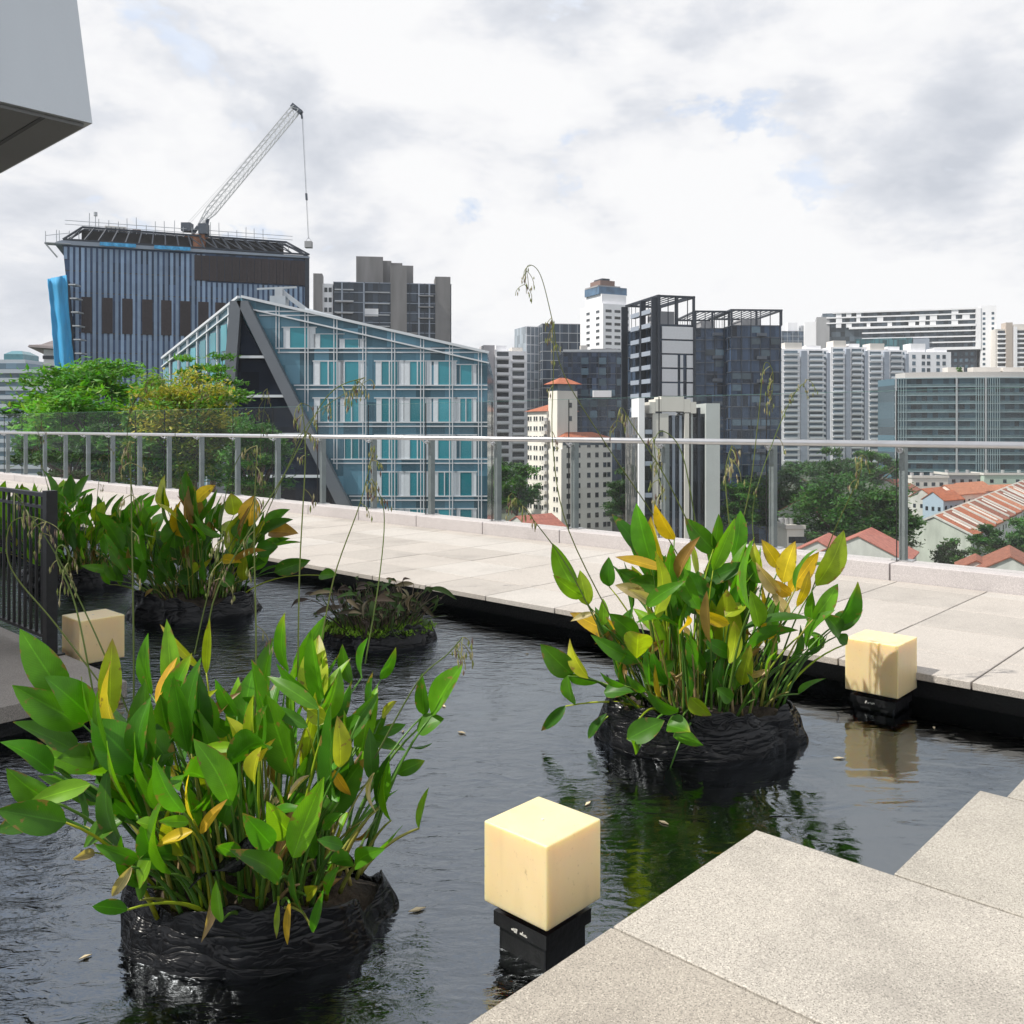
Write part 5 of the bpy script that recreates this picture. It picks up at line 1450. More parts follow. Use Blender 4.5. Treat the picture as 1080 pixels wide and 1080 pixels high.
# white slab block with staggered balconies
def slab_block():
    B = Bld('apartment_block', 'white slab of flats with stacked dark balconies beside the glass building', 'apartment block', 522, 330, 12, lx=12.0, ly=16)
    H = B.z(370)
    B.box('wall', M_white, 0, B.lx, 0, B.ly, 0, H)
    B.box('stair_tower', pm('pale_mauve_wall', (0.50, 0.48, 0.50), 0.8, var=0.05), B.fx(510.5), -0.01, 0.4, 10, 0, B.z(364))
    B.box('roof_room', M_white, 1, 5, 3, 9, H, H + 2.2); B.box('roof_room', M_white2, 7, 11, 3, 9, H, H + 1.6)
    fl = 2.95
    bm_ = MB(); bm_.box(0, 4.6, -1.0, 0.02, 0, 0.95); bme = bm_.data('balcony', [M_white])
    wme = win_mesh(4.4, 1.6, M_win, 0.05)
    sp, sw = [], []
    r = 0
    while H - 2.6 - r * fl > B.z(500):
        z = H - 2.9 - r * fl
        for x, d in ((0.6, 0.0), (6.4, 1.2)):
            sp.append((x, 0, z - d, 0)); sw.append((x + 0.1, 0, z - d + 0.96, 0))
        r += 1
    B.many('balcony', bme, sp, [M_white]); B.many('window', wme, sw, [M_win])
slab_block()

curtain('tower_block', 'glass tower with a pale gridded side and a dark side, near the cream hotel', 572, 346, 8, 341, (0.050, 0.070, 0.10), xl=None, xr=612, ly=20, fl=3.5, dx=3.4, mull=M_ltmet, bands=M_ltmet, edge=0.09)
def pale_side():  # left face of the glass tower, built apart in paler glass
    B = Bld('glass_tower_face', 'pale glass left face of the glass tower with fine white grid', 'building', 555, 350, 22, xr=571.5, ly=12)
    H = B.z(344)
    B.box('glazed_body', curtain_glass('pale_face_glass', (0.26, 0.30, 0.34), (1.6, 1.6, 3.5), 0.35, 0.15), 0, B.lx, 0, 12, 0, H)
    g = MB(); z = H
    while z > B.z(540): g.box(0, B.lx, -0.15, -0.01, z - 0.3, z); z -= 3.5
    x = 0
    while x < B.lx: g.box(x, x + 0.22, -0.22, -0.151, 0, H); x += 1.7
    B.part('mullion_grid', g, [M_white])
pale_side()

def dark_block():
    B = curtain('office_block', 'dark glass office block behind the cream hotel tower', 594, 305, 2, 371, (0.0299, 0.0450, 0.0770), xr=668, ly=18, fl=3.6, dx=3.0, var=0.9, bands=M_slate)
    B.box('roof_rail', M_ltmet, 0, B.lx, 0.2, 0.3, B.z(371), B.z(368.5))
    B.box('plant_room', M_white2, B.fx(614), B.fx(621), 4, 8, B.z(371), B.z(363)); B.box('plant_room', M_grey, B.fx(626), B.fx(655), 6, 10, B.z(371), B.z(366))
    rnd = random.Random(8); me = win_mesh(2.4, 2.2, M_winb, 0.21); sp = []
    for r in range(9):
        for c in range(5):
            if rnd.random() < 0.45: sp.append((B.fx(612) + c * 3.0 + 0.3, 0, B.z(384) - r * 3.6, 0))
    B.many('window', me, sp, [M_winb])
    B.box('hanging_cradle', M_white, B.fx(625), B.fx(644), -2.0, -0.2, B.z(419), B.z(412))
dark_block()

def white_tower():
    B = Bld('apartment_tower', 'tall white tower of flats with a blue glass rooftop floor', 'apartment tower', 636, 420, 25, xl=612, xr=664)
    H = B.z(320)
    B.box('wall', M_white, 0, B.lx, 0, B.ly, 0, H)
    B.box('upper_block', M_white, 0.5, B.lx - 0.6, 2, B.ly - 4, H, B.z(309))
    zt = B.z(309)
    B.box('glass_storey', pm('rooftop_blue_glass', (0.06, 0.13, 0.22), 0.12, var=0.3, scale=0.3), -0.4, B.lx + 0.4, 3, B.ly - 5, zt, B.z(301)); B.box('roof_slab', M_grey, -0.6, B.lx * 0.8, 3.5, B.ly - 5.5, B.z(301), B.z(299.5))
    B.box('roof_room', pm('brown_wall', (0.20, 0.13, 0.11), 0.8), 1.5, B.lx * 0.65, 5, B.ly - 7, B.z(299.5), B.z(293.5)); B.box('roof_room', M_dkmet, 3, B.lx * 0.5, 6, B.ly - 8, B.z(293.5), B.z(291))
    me = win_mesh(3.2, 1.3, M_win, 0.05, M_white); sp = []
    for r in range(18):
        z = H - 4.0 - r * 3.0
        for x in (1.4, 6.2, 10.6):
            if x + 3.3 < B.lx: sp.append((x, 0, z, 0))
    for r in range(18):
        z = H - 4.0 - r * 3.0
        for y in (B.ly * 0.30, B.ly * 0.72): sp.append((0, y, z, SIDE))
    B.many('window', me, sp, [M_win])
white_tower()

def framed_tower():
    B = curtain('tower_block', 'tallest dark tower with open roof frame and white panelled side', 694, 220, 16, 311, (0.0391, 0.0575, 0.0896), xl=661, xr=731.5, fl=3.4, dx=2.6, var=0.7, bands=M_slate, open_top=7.0)
    wt, wb = B.z(343), B.z(420)
    mp = pm('white_cladding_panel', (0.62, 0.63, 0.66), 0.5, var=0.04, objvar=0.06)
    x0, x1 = B.fx(697.5), B.fx(730)
    z = wt; k = 0
    while z > wb - 12:
        h = 3.3
        if k in (0, 1): B.box('cladding_panel', mp, x0, x1, -0.45, -0.2, z - h, z - 0.25)
        else:
            a, b_ = x0 + (x1 - x0) * 0.50, x0 + (x1 - x0) * 0.80
            B.box('cladding_panel', mp, x0, a, -0.45, -0.2, z - h, z - 0.25); B.box('cladding_panel', mp, b_, x1, -0.45, -0.2, z - h, z - 0.25)
            B.box('cladding_panel', mp, a + (b_ - a) * 0.3, a + (b_ - a) * 0.6, -0.45, -0.2, z - h, z - 0.25)
        z -= 3.45; k += 1
    m = MB()
    for px in (694.5, 731): m.box(B.fx(px) - 0.25, B.fx(px) + 0.25, -0.6, 0.0, 0, B.z(311))
    B.part('corner_column', m, [M_dkmet])
    mb_ = MB(); mb_.box(-1.5, -0.2, 0, 5.2, 0, 0.22); mb_.box(-1.5, -1.42, 0, 5.2, 0.221, 1.1); me = mb_.data('balcony', [M_pier]); sp = []
    for r in range(14):
        z = B.z(330) - r * 3.4
        for y in (1.2, 8.0):
            if y + 5.2 < B.ly: sp.append((0, y, z, 0))
    B.many('balcony', me, sp, [M_pier])
    m = MB()
    for y in (0.3, 6.9, B.ly - 0.3): m.box(-1.6, -0.185, y - 0.25, y + 0.25, 0, B.z(311) - 0.6)
    B.part('side_column', m, [M_dkmet])
framed_tower()

def pale_tower():
    B = Bld('stepped_tower', 'pale stone tower of upright fins and dark glass with a crenellated top', 'building', 672, 190, 3, xr=756, ly=14)
    H = B.z(440)
    mg = curtain_glass('slot_glass', (0.020, 0.026, 0.034), (1.2, 1.2, 3.3), 0.8, 0.12)
    ms = pm('pale_stone_cladding', (0.60, 0.58, 0.53), 0.8, var=0.06, scale=0.3, streak=0.3); mgz = pm('greenish_grey_cladding', (0.48, 0.51, 0.50), 0.8, var=0.05, scale=0.3)
    B.box('glazed_body', mg, 0, B.lx, 0, 14, 0, H)
    for p0, p1, y0, m_, pr in ((672.5, 678.5, 420, M_white, 1.4), (687.5, 704, 436, ms, 0.9), (721, 725.5, 436, ms, 1.1), (728, 730, 436, mgz, 0.6), (708.5, 711.5, 438, M_pier, 0.5), (716, 718.5, 438, M_pier, 0.5), (735, 737.5, 430, M_dkmet, 1.0), (742.5, 757, 425.5, mgz, 1.6)):
        lift(B, 'pier', p0, p1, y0, m_, proud=pr, dy=(0, 7))
    for p0, p1, y0, y1 in ((684, 690, 424, 436), (690.2, 696, 421, 434), (696.2, 720, 418, 434), (720.2, 727, 421, 435), (727.2, 733, 424, 436)):
        B.box('crown_block', ms, B.fx(p0), B.fx(p1), -1.1, 6, B.z(y1), B.z(y0))
    g = MB(); z = H - 3.3
    while z > B.z(570):
        g.box(B.fx(704.3), B.fx(720.7), -0.3, -0.01, z - 0.35, z); g.box(B.fx(679), B.fx(687), -0.5, -0.01, z - 0.5, z); z -= 3.3
    B.part('floor_rib', g, [M_dkmet])
    g = MB()
    for px in (708, 712.5, 717): g.box(B.fx(px), B.fx(px) + 0.18, -0.4, -0.301, 0, H)
    B.part('mullion_grid', g, [M_dkmet])
    me = win_mesh(0.9, 1.3, M_win, 0.98); sp = []
    z = H - 4
    while z > B.z(565):
        sp.append((B.fx(694), 0, z, 0)); z -= 3.3
    B.many('window', me, sp, [M_win])
    bm_ = MB(); bm_.box(0, B.fx(686.5) - B.fx(679.3), -1.5, -0.51, 0, 0.9); me = bm_.data('balcony', [M_pier]); sp = []
    z = H - 3.3
    while z > B.z(565): sp.append((B.fx(679.3), 0, z - 0.2, 0)); z -= 6.6
    B.many('balcony', me, sp, [M_pier])
pale_tower()

TWINS = []
TWINS.append(curtain('tower_block', 'narrower dark blue glass tower between the white panelled tower and its twin', 733.5, 262, 4, 327.5, (0.0391, 0.0625, 0.1064), xr=769, ly=22, fl=3.3, dx=2.8, var=0.9, bands=M_slate, open_top=5.0))
TWINS.append(curtain('tower_block', 'wider dark blue glass tower standing next to the white flats', 771.5, 258, 4, 326, (0.0322, 0.0537, 0.0952), xr=824, ly=22, fl=3.3, dx=2.8, var=0.9, bands=M_slate, open_top=4.5))

def twin_details():
    rnd = random.Random(17)
    for B in TWINS:
        me = win_mesh(2.5, 1.7, M_winb, 0.19); sp = []
        z = B.z(336) - 4
        while z > B.z(520):
            x = 0.2
            while x < B.lx - 2.8:
                if rnd.random() < 0.28: sp.append((x, 0, z, 0))
                x += 2.8
            z -= 3.3
        B.many('window', me, sp[:100], [M_winb])
        bm_ = MB(); bm_.box(0, 2.7, -1.1, -0.19, 0, 0.9); me = bm_.data('balcony', [M_slate]); z = B.z(336) - 5; sp = []
        while z > B.z(520): sp.append((B.lx * 0.5, 0, z, 0)); z -= 6.6
        B.many('balcony', me, sp, [M_slate])
twin_details()

def hotel():
    B = Bld('hotel_tower', 'cream tower block with small square windows and red hipped roofs', 'hotel', 592, 268, 30, xl=556.5, xr=645.5)
    H = B.z(463)
    y1 = B.ly
    B.box('wall', M_cream, 0, B.lx, 0, y1, 0, H - 3)
    B.box('wall', M_cream, B.lx * 0.02, B.lx, 0.0, y1 * 0.30, H - 3.0, H)
    # higher wing at the far end of the side and the square stair tower
    Hw = B.z(434.5, 290)
    B.box('wall', M_cream, 0, 11, y1 * 0.42, y1, H - 2.99, Hw)
    tx0, tx1, ty0, ty1 = B.lx * 0.02, B.lx * 0.42, y1 * 0.16, y1 * 0.42
    Ht = B.z(413, 278); tt = B.z(406, 278)
    B.box('stair_tower', M_cream, tx0 + 0.2, tx1, ty0, ty1 - 0.01, H - 2.98, Ht)
    B.box('tower_lantern', M_winb, tx0 + 0.6, tx1 - 0.4, ty0 + 0.4, ty1 - 0.4, Ht, tt)
    def hip(x0, x1, y0, y1_, z0, h, o=0.8):
        m = MB(); c = ((x0 + x1) / 2, (y0 + y1_) / 2); dx_ = max(0, (x1 - x0) - (y1_ - y0)) / 2; dy_ = max(0, (y1_ - y0) - (x1 - x0)) / 2
        i = 0; m.v = [(x0 - o, y0 - o, z0), (x1 + o, y0 - o, z0), (x1 + o, y1_ + o, z0), (x0 - o, y1_ + o, z0), (c[0] - dx_, c[1] - dy_, z0 + h), (c[0] + dx_, c[1] + dy_, z0 + h)]
        for f in ((3, 2, 1, 0), (0, 1, 5, 4), (1, 2, 5), (2, 3, 4, 5), (3, 0, 4)): m.face(f)
        B.part('roof', m, [M_red])
    hip(tx0 + 0.2, tx1, ty0, ty1, tt, 2.0, 1.1)
    m = MB(); m.v = []
    z0 = H; m.quadpts((-0.5, -0.7, z0), (B.lx + 0.7, -0.7, z0), (B.lx * 0.72, y1 * 0.16, z0 + 2.0), (B.lx * 0.2, y1 * 0.16, z0 + 2.0)); m.quadpts((B.lx + 0.7, -0.7, z0), (B.lx + 0.7, y1 * 0.32, z0), (B.lx * 0.72, y1 * 0.16, z0 + 2.0)); m.quadpts((-0.5, y1 * 0.32, z0), (-0.5, -0.7, z0), (B.lx * 0.2, y1 * 0.16, z0 + 2.0)); m.quadpts((B.lx + 0.7, y1 * 0.32, z0), (-0.5, y1 * 0.32, z0), (B.lx * 0.2, y1 * 0.16, z0 + 2.0), (B.lx * 0.72, y1 * 0.16, z0 + 2.0)); m.quadpts((-0.5, -0.7, z0), (-0.5, y1 * 0.32, z0), (B.lx + 0.7, y1 * 0.32, z0), (B.lx + 0.7, -0.7, z0))
    B.part('roof', m, [M_red])
    hip(0, 11, y1 * 0.45, y1, Hw, 2.4)
    me = win_mesh(1.25, 1.45, M_win, 0.05, M_white2); mes = win_mesh(0.9, 1.35, M_win, 0.05, M_white2)
    fl = 3.02; front, side = [], []
    z = H - 2.6
    while z > B.z(575):
        xs = [0.10, 0.22, 0.30, 0.50, 0.66, 0.82, 0.90]
        for x in xs: front.append((B.lx * x, 0, z, 0))
        z -= fl
    z = Hw - 2.9
    while z > B.z(575):
        for y in (0.50, 0.57, 0.68, 0.75, 0.86, 0.93): side.append((0, y1 * y + 1.2, z, SIDE))
        if z < H - 3.6:
            for y in (0.08, 0.16): side.append((0, y1 * y + 1.2, z, SIDE))
        z -= fl
    B.many('window', me, front, [M_win], 55); B.many('window', mes, side, [M_win], 44)
    sp = [(tx0 + 4.2, ty0, Ht - 5.0, 0), (tx0 + 4.2, ty0, Ht - 9, 0)]
    B.many('window', me, sp, [M_win])
    B.box('glazed_top_storey', M_winb, 0.6, B.lx - 3, -0.06, 0.0, H - 1.9, H - 0.15)
    m = MB(); yy = y1 * 0.38
    m.box(-0.5, -0.05, yy, yy + 1.6, 0, Hw - 2)
    B.part('downpipe_shaft', m, [M_grey])
    m = MB(); z = Hw - 4
    while z > B.z(575): m.box(-1.3, -0.51, yy - 0.2, yy + 1.8, z, z + 1.0); z -= 3.02
    B.part('air_conditioner', m, [M_white2], kind='stuff')
hotel()

# ---------------------------------------------------------- white flats: three linked blocks of balconies
def flats(xl, xr, ytop, lab, Yc=480, yaw=4):
    B = Bld('apartment_block', lab, 'apartment block', xl, Yc, yaw, xr=xr, ly=20, group='white balcony flats behind the trees')
    H = B.z(ytop + 7)
    B.box('wall', M_white, 0, B.lx, 0, 20, 0, H)
    B.box('pier', M_pier, B.lx * 0.40, B.lx * 0.52, -1.3, 0.0, 0, H - 1)
    B.box('pier', M_pier, B.lx * 0.93, B.lx, -1.5, 0.0, 0, H - 2)
    B.box('roof_room', M_white2, B.lx * 0.1, B.lx * 0.45, 1, 10, H, B.z(ytop)); B.box('roof_room', M_white, B.lx * 0.55, B.lx * 0.85, 2, 10, H, B.z(ytop + 3))
    w = B.lx * 0.30; fl = 2.95
    bm_ = MB(); bm_.box(0, w, -1.5, 0.01, 0, 0.28); bm_.m = 1; bm_.box(0.05, w - 0.05, -1.48, -1.40, 0.29, 1.05); bme = bm_.data('balcony', [M_white, M_rail])
    wme = win_mesh(w * 0.92, 2.0, M_winb, 0.04); nme = win_mesh(B.lx * 0.05, 1.5, M_winb, 0.04)
    sb, sw, sn = [], [], []
    z = H - 3.2
    while z > B.z(497):
        for x in (0.06, 0.57):
            sb.append((B.lx * x, 0, z, 0)); sw.append((B.lx * x + 0.2, 0, z + 0.35, 0))
        sn.append((B.lx * 0.875, 0, z + 0.6, 0))
        z -= fl
    B.many('balcony', bme, sb, [M_white]); B.many('window', wme, sw, [M_winb]); B.many('window', nme, sn, [M_winb])
flats(823.5, 875, 361, 'white balcony block beside the wider dark blue tower')
flats(876, 914, 359, 'white balcony block between two others of its kind, middle of the trio')
flats(914.5, 957, 362, 'white balcony block next to the curved green glass building')
def wing():
    B = Bld('apartment_wing', 'low white flat-roofed wing above the curved glass building', 'building', 957.5, 492, 4, xr=1003, ly=18)
    H = B.z(371)
    B.box('wall', M_white, 0, B.lx, 0, 18, 0, H); B.box('roof_room', M_white, B.lx * 0.1, B.lx * 0.45, 2, 10, H, B.z(362)); B.box('roof_room', M_white, B.lx * 0.65, B.lx * 0.95, 2, 10, H, B.z(367))
    sp = []
    for z in (H - 3.6, H - 7.2, H - 10.8):
        for x in (0.10, 0.32, 0.44, 0.66, 0.80): sp.append((B.lx * x, 0, z, 0))
    B.many('window', win_mesh(1.9, 2.0, M_winb, 0.05, M_grey), sp, [M_win])
wing()

def long_slab():
    B = Bld('long_apartment_slab', 'long horizontal white-framed apartment slab raised on a dark podium', 'apartment block', 858, 640, -16, xr=1034, ly=24)
    L = B.lx
    def Yat(f): return 640 - (640 - 540) * f
    zl = B.z(334, 640); Yr = B.Y + L * math.sin(B.a)
    zr = ZY(320.5, Yr) - B.zg; z0 = ZY(366, Yr) - B.zg
    H = (zl + zr) / 2
    B.box('glazed_body', curtain_glass('slab_glass', (0.07, 0.09, 0.11), (3, 50, 3.4), 0.7, 0.2), 6, L - 1.2, 0.6, 24, z0, H - 0.5)
    m = MB(); m.box(L * 0.12, L, -1.5, 24, H - 1.0, H); m.box(L - 3.0, L, -1.5, 24, z0 - 1.5, H - 1.001); m.box(L * 0.28, L - 3.001, -1.5, 24, z0 - 1.5, z0 + 0.3)
    B.part('white_frame', m, [M_white])
    fl = (H - z0) / 7.0; mbw = MB()
    for k in range(1, 7):
        z = z0 + k * fl
        b = MB(); x0 = L * (0.30 if k < 4 else 0.22 if k == 4 else 0.08); b.box(x0, L - 3.05, -1.2 if k != 4 else -1.7, 0.59, z - (0.5 if k != 4 else 0.9), z + (0.35 if k != 4 else 0.6)); B.part('floor_band', b, [M_white])
    rnd = random.Random(3)
    for k in (4, 5, 6):
        for q in range(13):
            if rnd.random() < 0.55:
                x = L * 0.14 + q * L * 0.063; b = MB(); b.box(x, x + L * 0.03 * rnd.uniform(0.7, 1.4), -1.0, 0.58, z0 + k * fl + 0.4, z0 + k * fl + fl - 0.55); B.part('white_panel', b, [M_white])
    m = MB()
    for q in range(14): x = L * 0.30 + q * L * 0.05; m.box(x, x + 0.25, -0.9, 0.59, z0 + 0.31, z0 + 4 * fl - 0.51)
    B.part('mullion_grid', m, [M_dkmet])
    B.box('dark_podium', M_dkmet, L - 34, L - 2, 1, 22, 0, z0 - 1.51); sp = []
    for r in range(4):
        for c in range(9): sp.append((L - 33 + c * 3.4, 1, z0 - 5.5 - r * 4.2, 0))
    B.many('window', win_mesh(1.8, 2.2, M_winb, 0.08), sp, [M_win])
    B.box('end_tower', M_white, L + 0.01, L + 9.5, -1, 24, 0, H + 1.0); sp = []
    z = H - 5
    while z > 20: sp += [(L + 1.2, -1, z, 0), (L + 6.6, -1, z, 0)]; z -= 3.4
    B.many('window', win_mesh(1.6, 1.7, M_winb, 0.06), sp, [M_win])
    B.box('end_block', M_grey, 2, L * 0.10, -0.6, 20, 0, H - 3); B.box('end_block', M_white, -6, 1.9, 2, 20, 0, H - 6)
    B.box('lower_glazing', curtain_glass('teal_slab_glass', (0.05, 0.13, 0.15), (3, 50, 3.4), 0.5, 0.15), L * 0.26, L * 0.60, -3.0, 0.5, 0, z0 + fl * 1.9); m = MB()
    for q in range(13): x = L * 0.26 + q * L * 0.0283; m.box(x, x + 0.25, -3.15, -3.01, z0 - 10, z0 + fl * 1.9)
    B.part('lower_mullion', m, [M_dkmet])
    B.box('pier', M_pier, L * 0.605, L * 0.70, -3.2, 0.5, 0, z0 + fl * 1.7)
long_slab()
def back_blocks():
    B = curtain('office_block', 'low blue glass block in the gap behind the dark twin tower', 824.5, 660, 0, 349, (0.06, 0.09, 0.13), xr=858, ly=20, fl=3.6, dx=4, mull=M_ltmet, bands=M_ltmet)
    B.box('roof_room', M_white, B.fx(832), B.fx(842), 2, 8, B.z(349), B.z(340)); B.box('roof_room', M_ltmet, B.fx(846), B.fx(858), 2, 8, B.z(349), B.z(343))
    B = Bld('apartment_block', 'pale beige flats with stacked balconies at the far edge beyond the long slab', 'apartment block', 1050, 600, -6, xr=1100, ly=20)
    H = B.z(347)
    B.box('wall', M_white2, 0, B.lx, 0, 20, 0, H); B.box('pier', pm('tan_wall', (0.44, 0.38, 0.33), 0.8), B.fx(1060), B.fx(1067), -1.5, 6, 0, B.z(340.5)); B.box('roof_room', M_white2, B.fx(1068), B.fx(1100), 1, 12, H, B.z(342)); B.box('pier', M_white, B.fx(1068), B.fx(1071.5), -2.0, 6, 0, B.z(345))
    bm_ = MB(); bm_.box(0, 9, -1.4, 0.01, 0, 1.0); me = bm_.data('balcony', [M_white]); wme = win_mesh(8.6, 1.9, M_win, 0.05); sb, sw = [], []
    for r in range(14):
        z = H - 4 - r * 3.1
        for x in (B.fx(1052), B.fx(1072)): sb.append((x, 0, z, 0)); sw.append((x + 0.2, 0, z + 1.01, 0))
    B.many('balcony', me, sb, [M_white]); B.many('window', wme, sw, [M_win])
back_blocks()

def curved_block():
    Yc = 395.0; x0, x1 = XY(944, Yc), XY(1140, Yc + 8)
    zg = ground_z(Yc) - 6
    t = thing('curved_glass_block', 'low green glass apartment block with a gently curved front and white roof deck', 'apartment block', (x0, Yc, zg))
    H = ZY(399, Yc) - zg; W = x1 - x0; n = 44
    def cy(f): return -9.0 * math.sin(math.pi * min(1, f * 0.95 + 0.05)) + 2.0
    mg = curtain_glass('green_blue_glass', (0.035, 0.082, 0.110), (2.1, 60, 3.65), 0.75, 0.14)
    def strip(name, z0, z1, off, mat, f0=0.0, f1=1.0, depth=None):
        m = MB(); k0, k1 = int(n * f0), int(n * f1)
        for k in range(k0, k1 + 1):
            f = k / n; x = W * f; y = cy(f) - off; yb = y + (depth or 18)
            m.v += [(x, y, z0), (x, y, z1), (x, yb, z0), (x, yb, z1)]
        c = k1 - k0
        for k in range(c):
            i = k * 4; m.face((i, i + 4, i + 5, i + 1)); m.face((i + 1, i + 5, i + 7, i + 3)); m.face((i + 2, i, i + 1 - 1 + 0, i + 2)[:3] if False else (i + 2, i + 3, i + 7, i + 6)); m.face((i, i + 2, i + 6, i + 4))
        m.face((0, 1, 3, 2)); m.face((c * 4, c * 4 + 2, c * 4 + 3, c * 4 + 1))
        return m.build(name, [mat], t)
    strip('glazed_body', 0, H, 0, mg)
    mb_ = pm('green_slab_edge', (0.24, 0.33, 0.36), 0.4, var=0.08); mrail = pm('green_balcony_glass', (0.07, 0.125, 0.14), 0.15, var=0.25, scale=0.6)
    fl = 3.65
    for k in range(15):
        z = H - k * fl
        if z < 4: break
        strip('floor_band', z - 0.35, z, 1.3, mb_, 0, 1, 1.35)
        strip('balcony_rail', z - fl + 0.02, z - fl + 1.0, 1.25, mrail, 0.0, 1.0, 0.08)
    m = MB()
    for k in (0, 12, 18, 27, 35, 43):
        f = k / n; m.box(W * f - 0.3, W * f + 0.3, cy(f) - 1.75, cy(f) - 1.31, 0, H)
    m.build('white_rib', [M_ltmet], t)
    m = MB()
    for k in range(n * 2):
        f = k / (n * 2)
        if 0.36 < f < 0.48 or f < 0.05: m.box(W * f - 0.07, W * f + 0.07, cy(f) - 1.6, cy(f) - 1.31, 0, H - 0.4)
    m.build('mullion_grid', [mb_], t)
    strip('roof_deck', H + 0.01, H + 2.4, 0.4, pm('roof_white', (0.50, 0.48, 0.46), 0.8, var=0.1), 0.06, 1.0, 10)
    for px, w in ((1003, 7), (1030, 12), (1062, 9)):
        m = MB(); x = XY(px, Yc) - x0; m.box(x, x + w, 3, 8, H + 2.41, H + 5.0); m.build('roof_room', [M_white2], t)
    return H + zg, x0, Yc
curved_block()

# far left: banded blue slab, pagoda-roofed tower
def left_far():
    B = Bld('banded_office_block', 'pale blue office slab with long white bands and a small glass pavilion on top', 'building', -60, 350, 0, xr=46.5, ly=30)
    H = B.z(389.5)
    mg = curtain_glass('band_blue_glass', (0.09, 0.15, 0.20), (4, 50, 3.3), 0.5, 0.2)
    B.box('glazed_body', mg, 0, B.lx, 0, 30, 0, H)
    mw = pm('pale_blue_band', (0.40, 0.45, 0.50), 0.5, var=0.08)
    z = H
    while z > B.z(505):
        B.box('floor_band', mw, -0.2, B.lx + 0.2, -0.6, -0.01, z - 1.5, z); z -= 3.35
    B.box('upper_storey', mg, 0, B.fx(28), 0.5, 20, H, B.z(383)); B.box('upper_storey', mw, 0, B.fx(25), 1, 18, B.z(383), B.z(379))
    m = MB(); a, b = B.fx(1), B.fx(21); z0, z1, z2 = B.z(379), B.z(373), B.z(369)
    m.hexa([(a, 2, z0), (b, 2, z0), (b, 14, z0), (a, 14, z0)], [(a, 2, z1), (b, 2, z1), (b, 14, z1), (a, 14, z1)]); m.hexa([(a, 2, z1 + .01), (b, 2, z1 + .01), (b, 14, z1 + .01), (a, 14, z1 + .01)], [(a + 1.5, 5, z2), (b - 2, 5, z2), (b - 2, 11, z2), (a + 1.5, 11, z2)])
    B.part('glass_pavilion', m, [pm('pavilion_glass', (0.06, 0.20, 0.24), 0.15, var=0.2, scale=0.3)])
    B = Bld('pagoda_tower', 'white tower with a sweeping grey pagoda roof behind the blue netting', 'building', 46, 262, 12, lx=24, ly=24)
    H = B.z(367)
    B.box('wall', M_white, 0, 24, 0, 24, 0, H)
    mr = pm('grey_roof_tile', (0.17, 0.145, 0.145), 0.7, var=0.15, scale=0.6)
    m = MB(); c = 12; N_ = 8
    rings = [(15.3, -0.9), (15.0, -0.3), (12.5, 1.0), (9.0, 3.0), (5.0, 6.2)]
    for r, h in rings:
        for sx, sy in ((-1, -1), (0, -1), (1, -1), (1, 0), (1, 1), (0, 1), (-1, 1), (-1, 0)):
            up = 0.9 if (sx and sy and r > 13) else 0
            m.v.append((c + sx * r, c + sy * r, H + h + up))
    for k in range(len(rings) - 1):
        for j in range(8): m.face((k * 8 + j, k * 8 + (j + 1) % 8, (k + 1) * 8 + (j + 1) % 8, (k + 1) * 8 + j))
    m.face(list(range(8))[::-1]); m.face(range((len(rings) - 1) * 8, len(rings) * 8))
    B.part('pagoda_roof', m, [mr])
    sp = []
    B.box('top_band', M_dkmet, -0.2, 24.2, -0.25, -0.01, H - 3.2, H - 2.2); B.box('top_band', M_dkmet, -0.2, 24.2, -0.25, -0.01, H - 5.8, H - 5.1)
    z = H - 9; rnd = random.Random(2)
    while z > B.z(440):
        for x in (0.6, 2.6, 4.6, 6.6): sp.append((x + rnd.uniform(-0.2, 0.2), 0, z, 0))
        z -= 3.0
    B.many('window', win_mesh(0.9, 1.2, M_win, 0.06), sp, [M_win])
left_far()
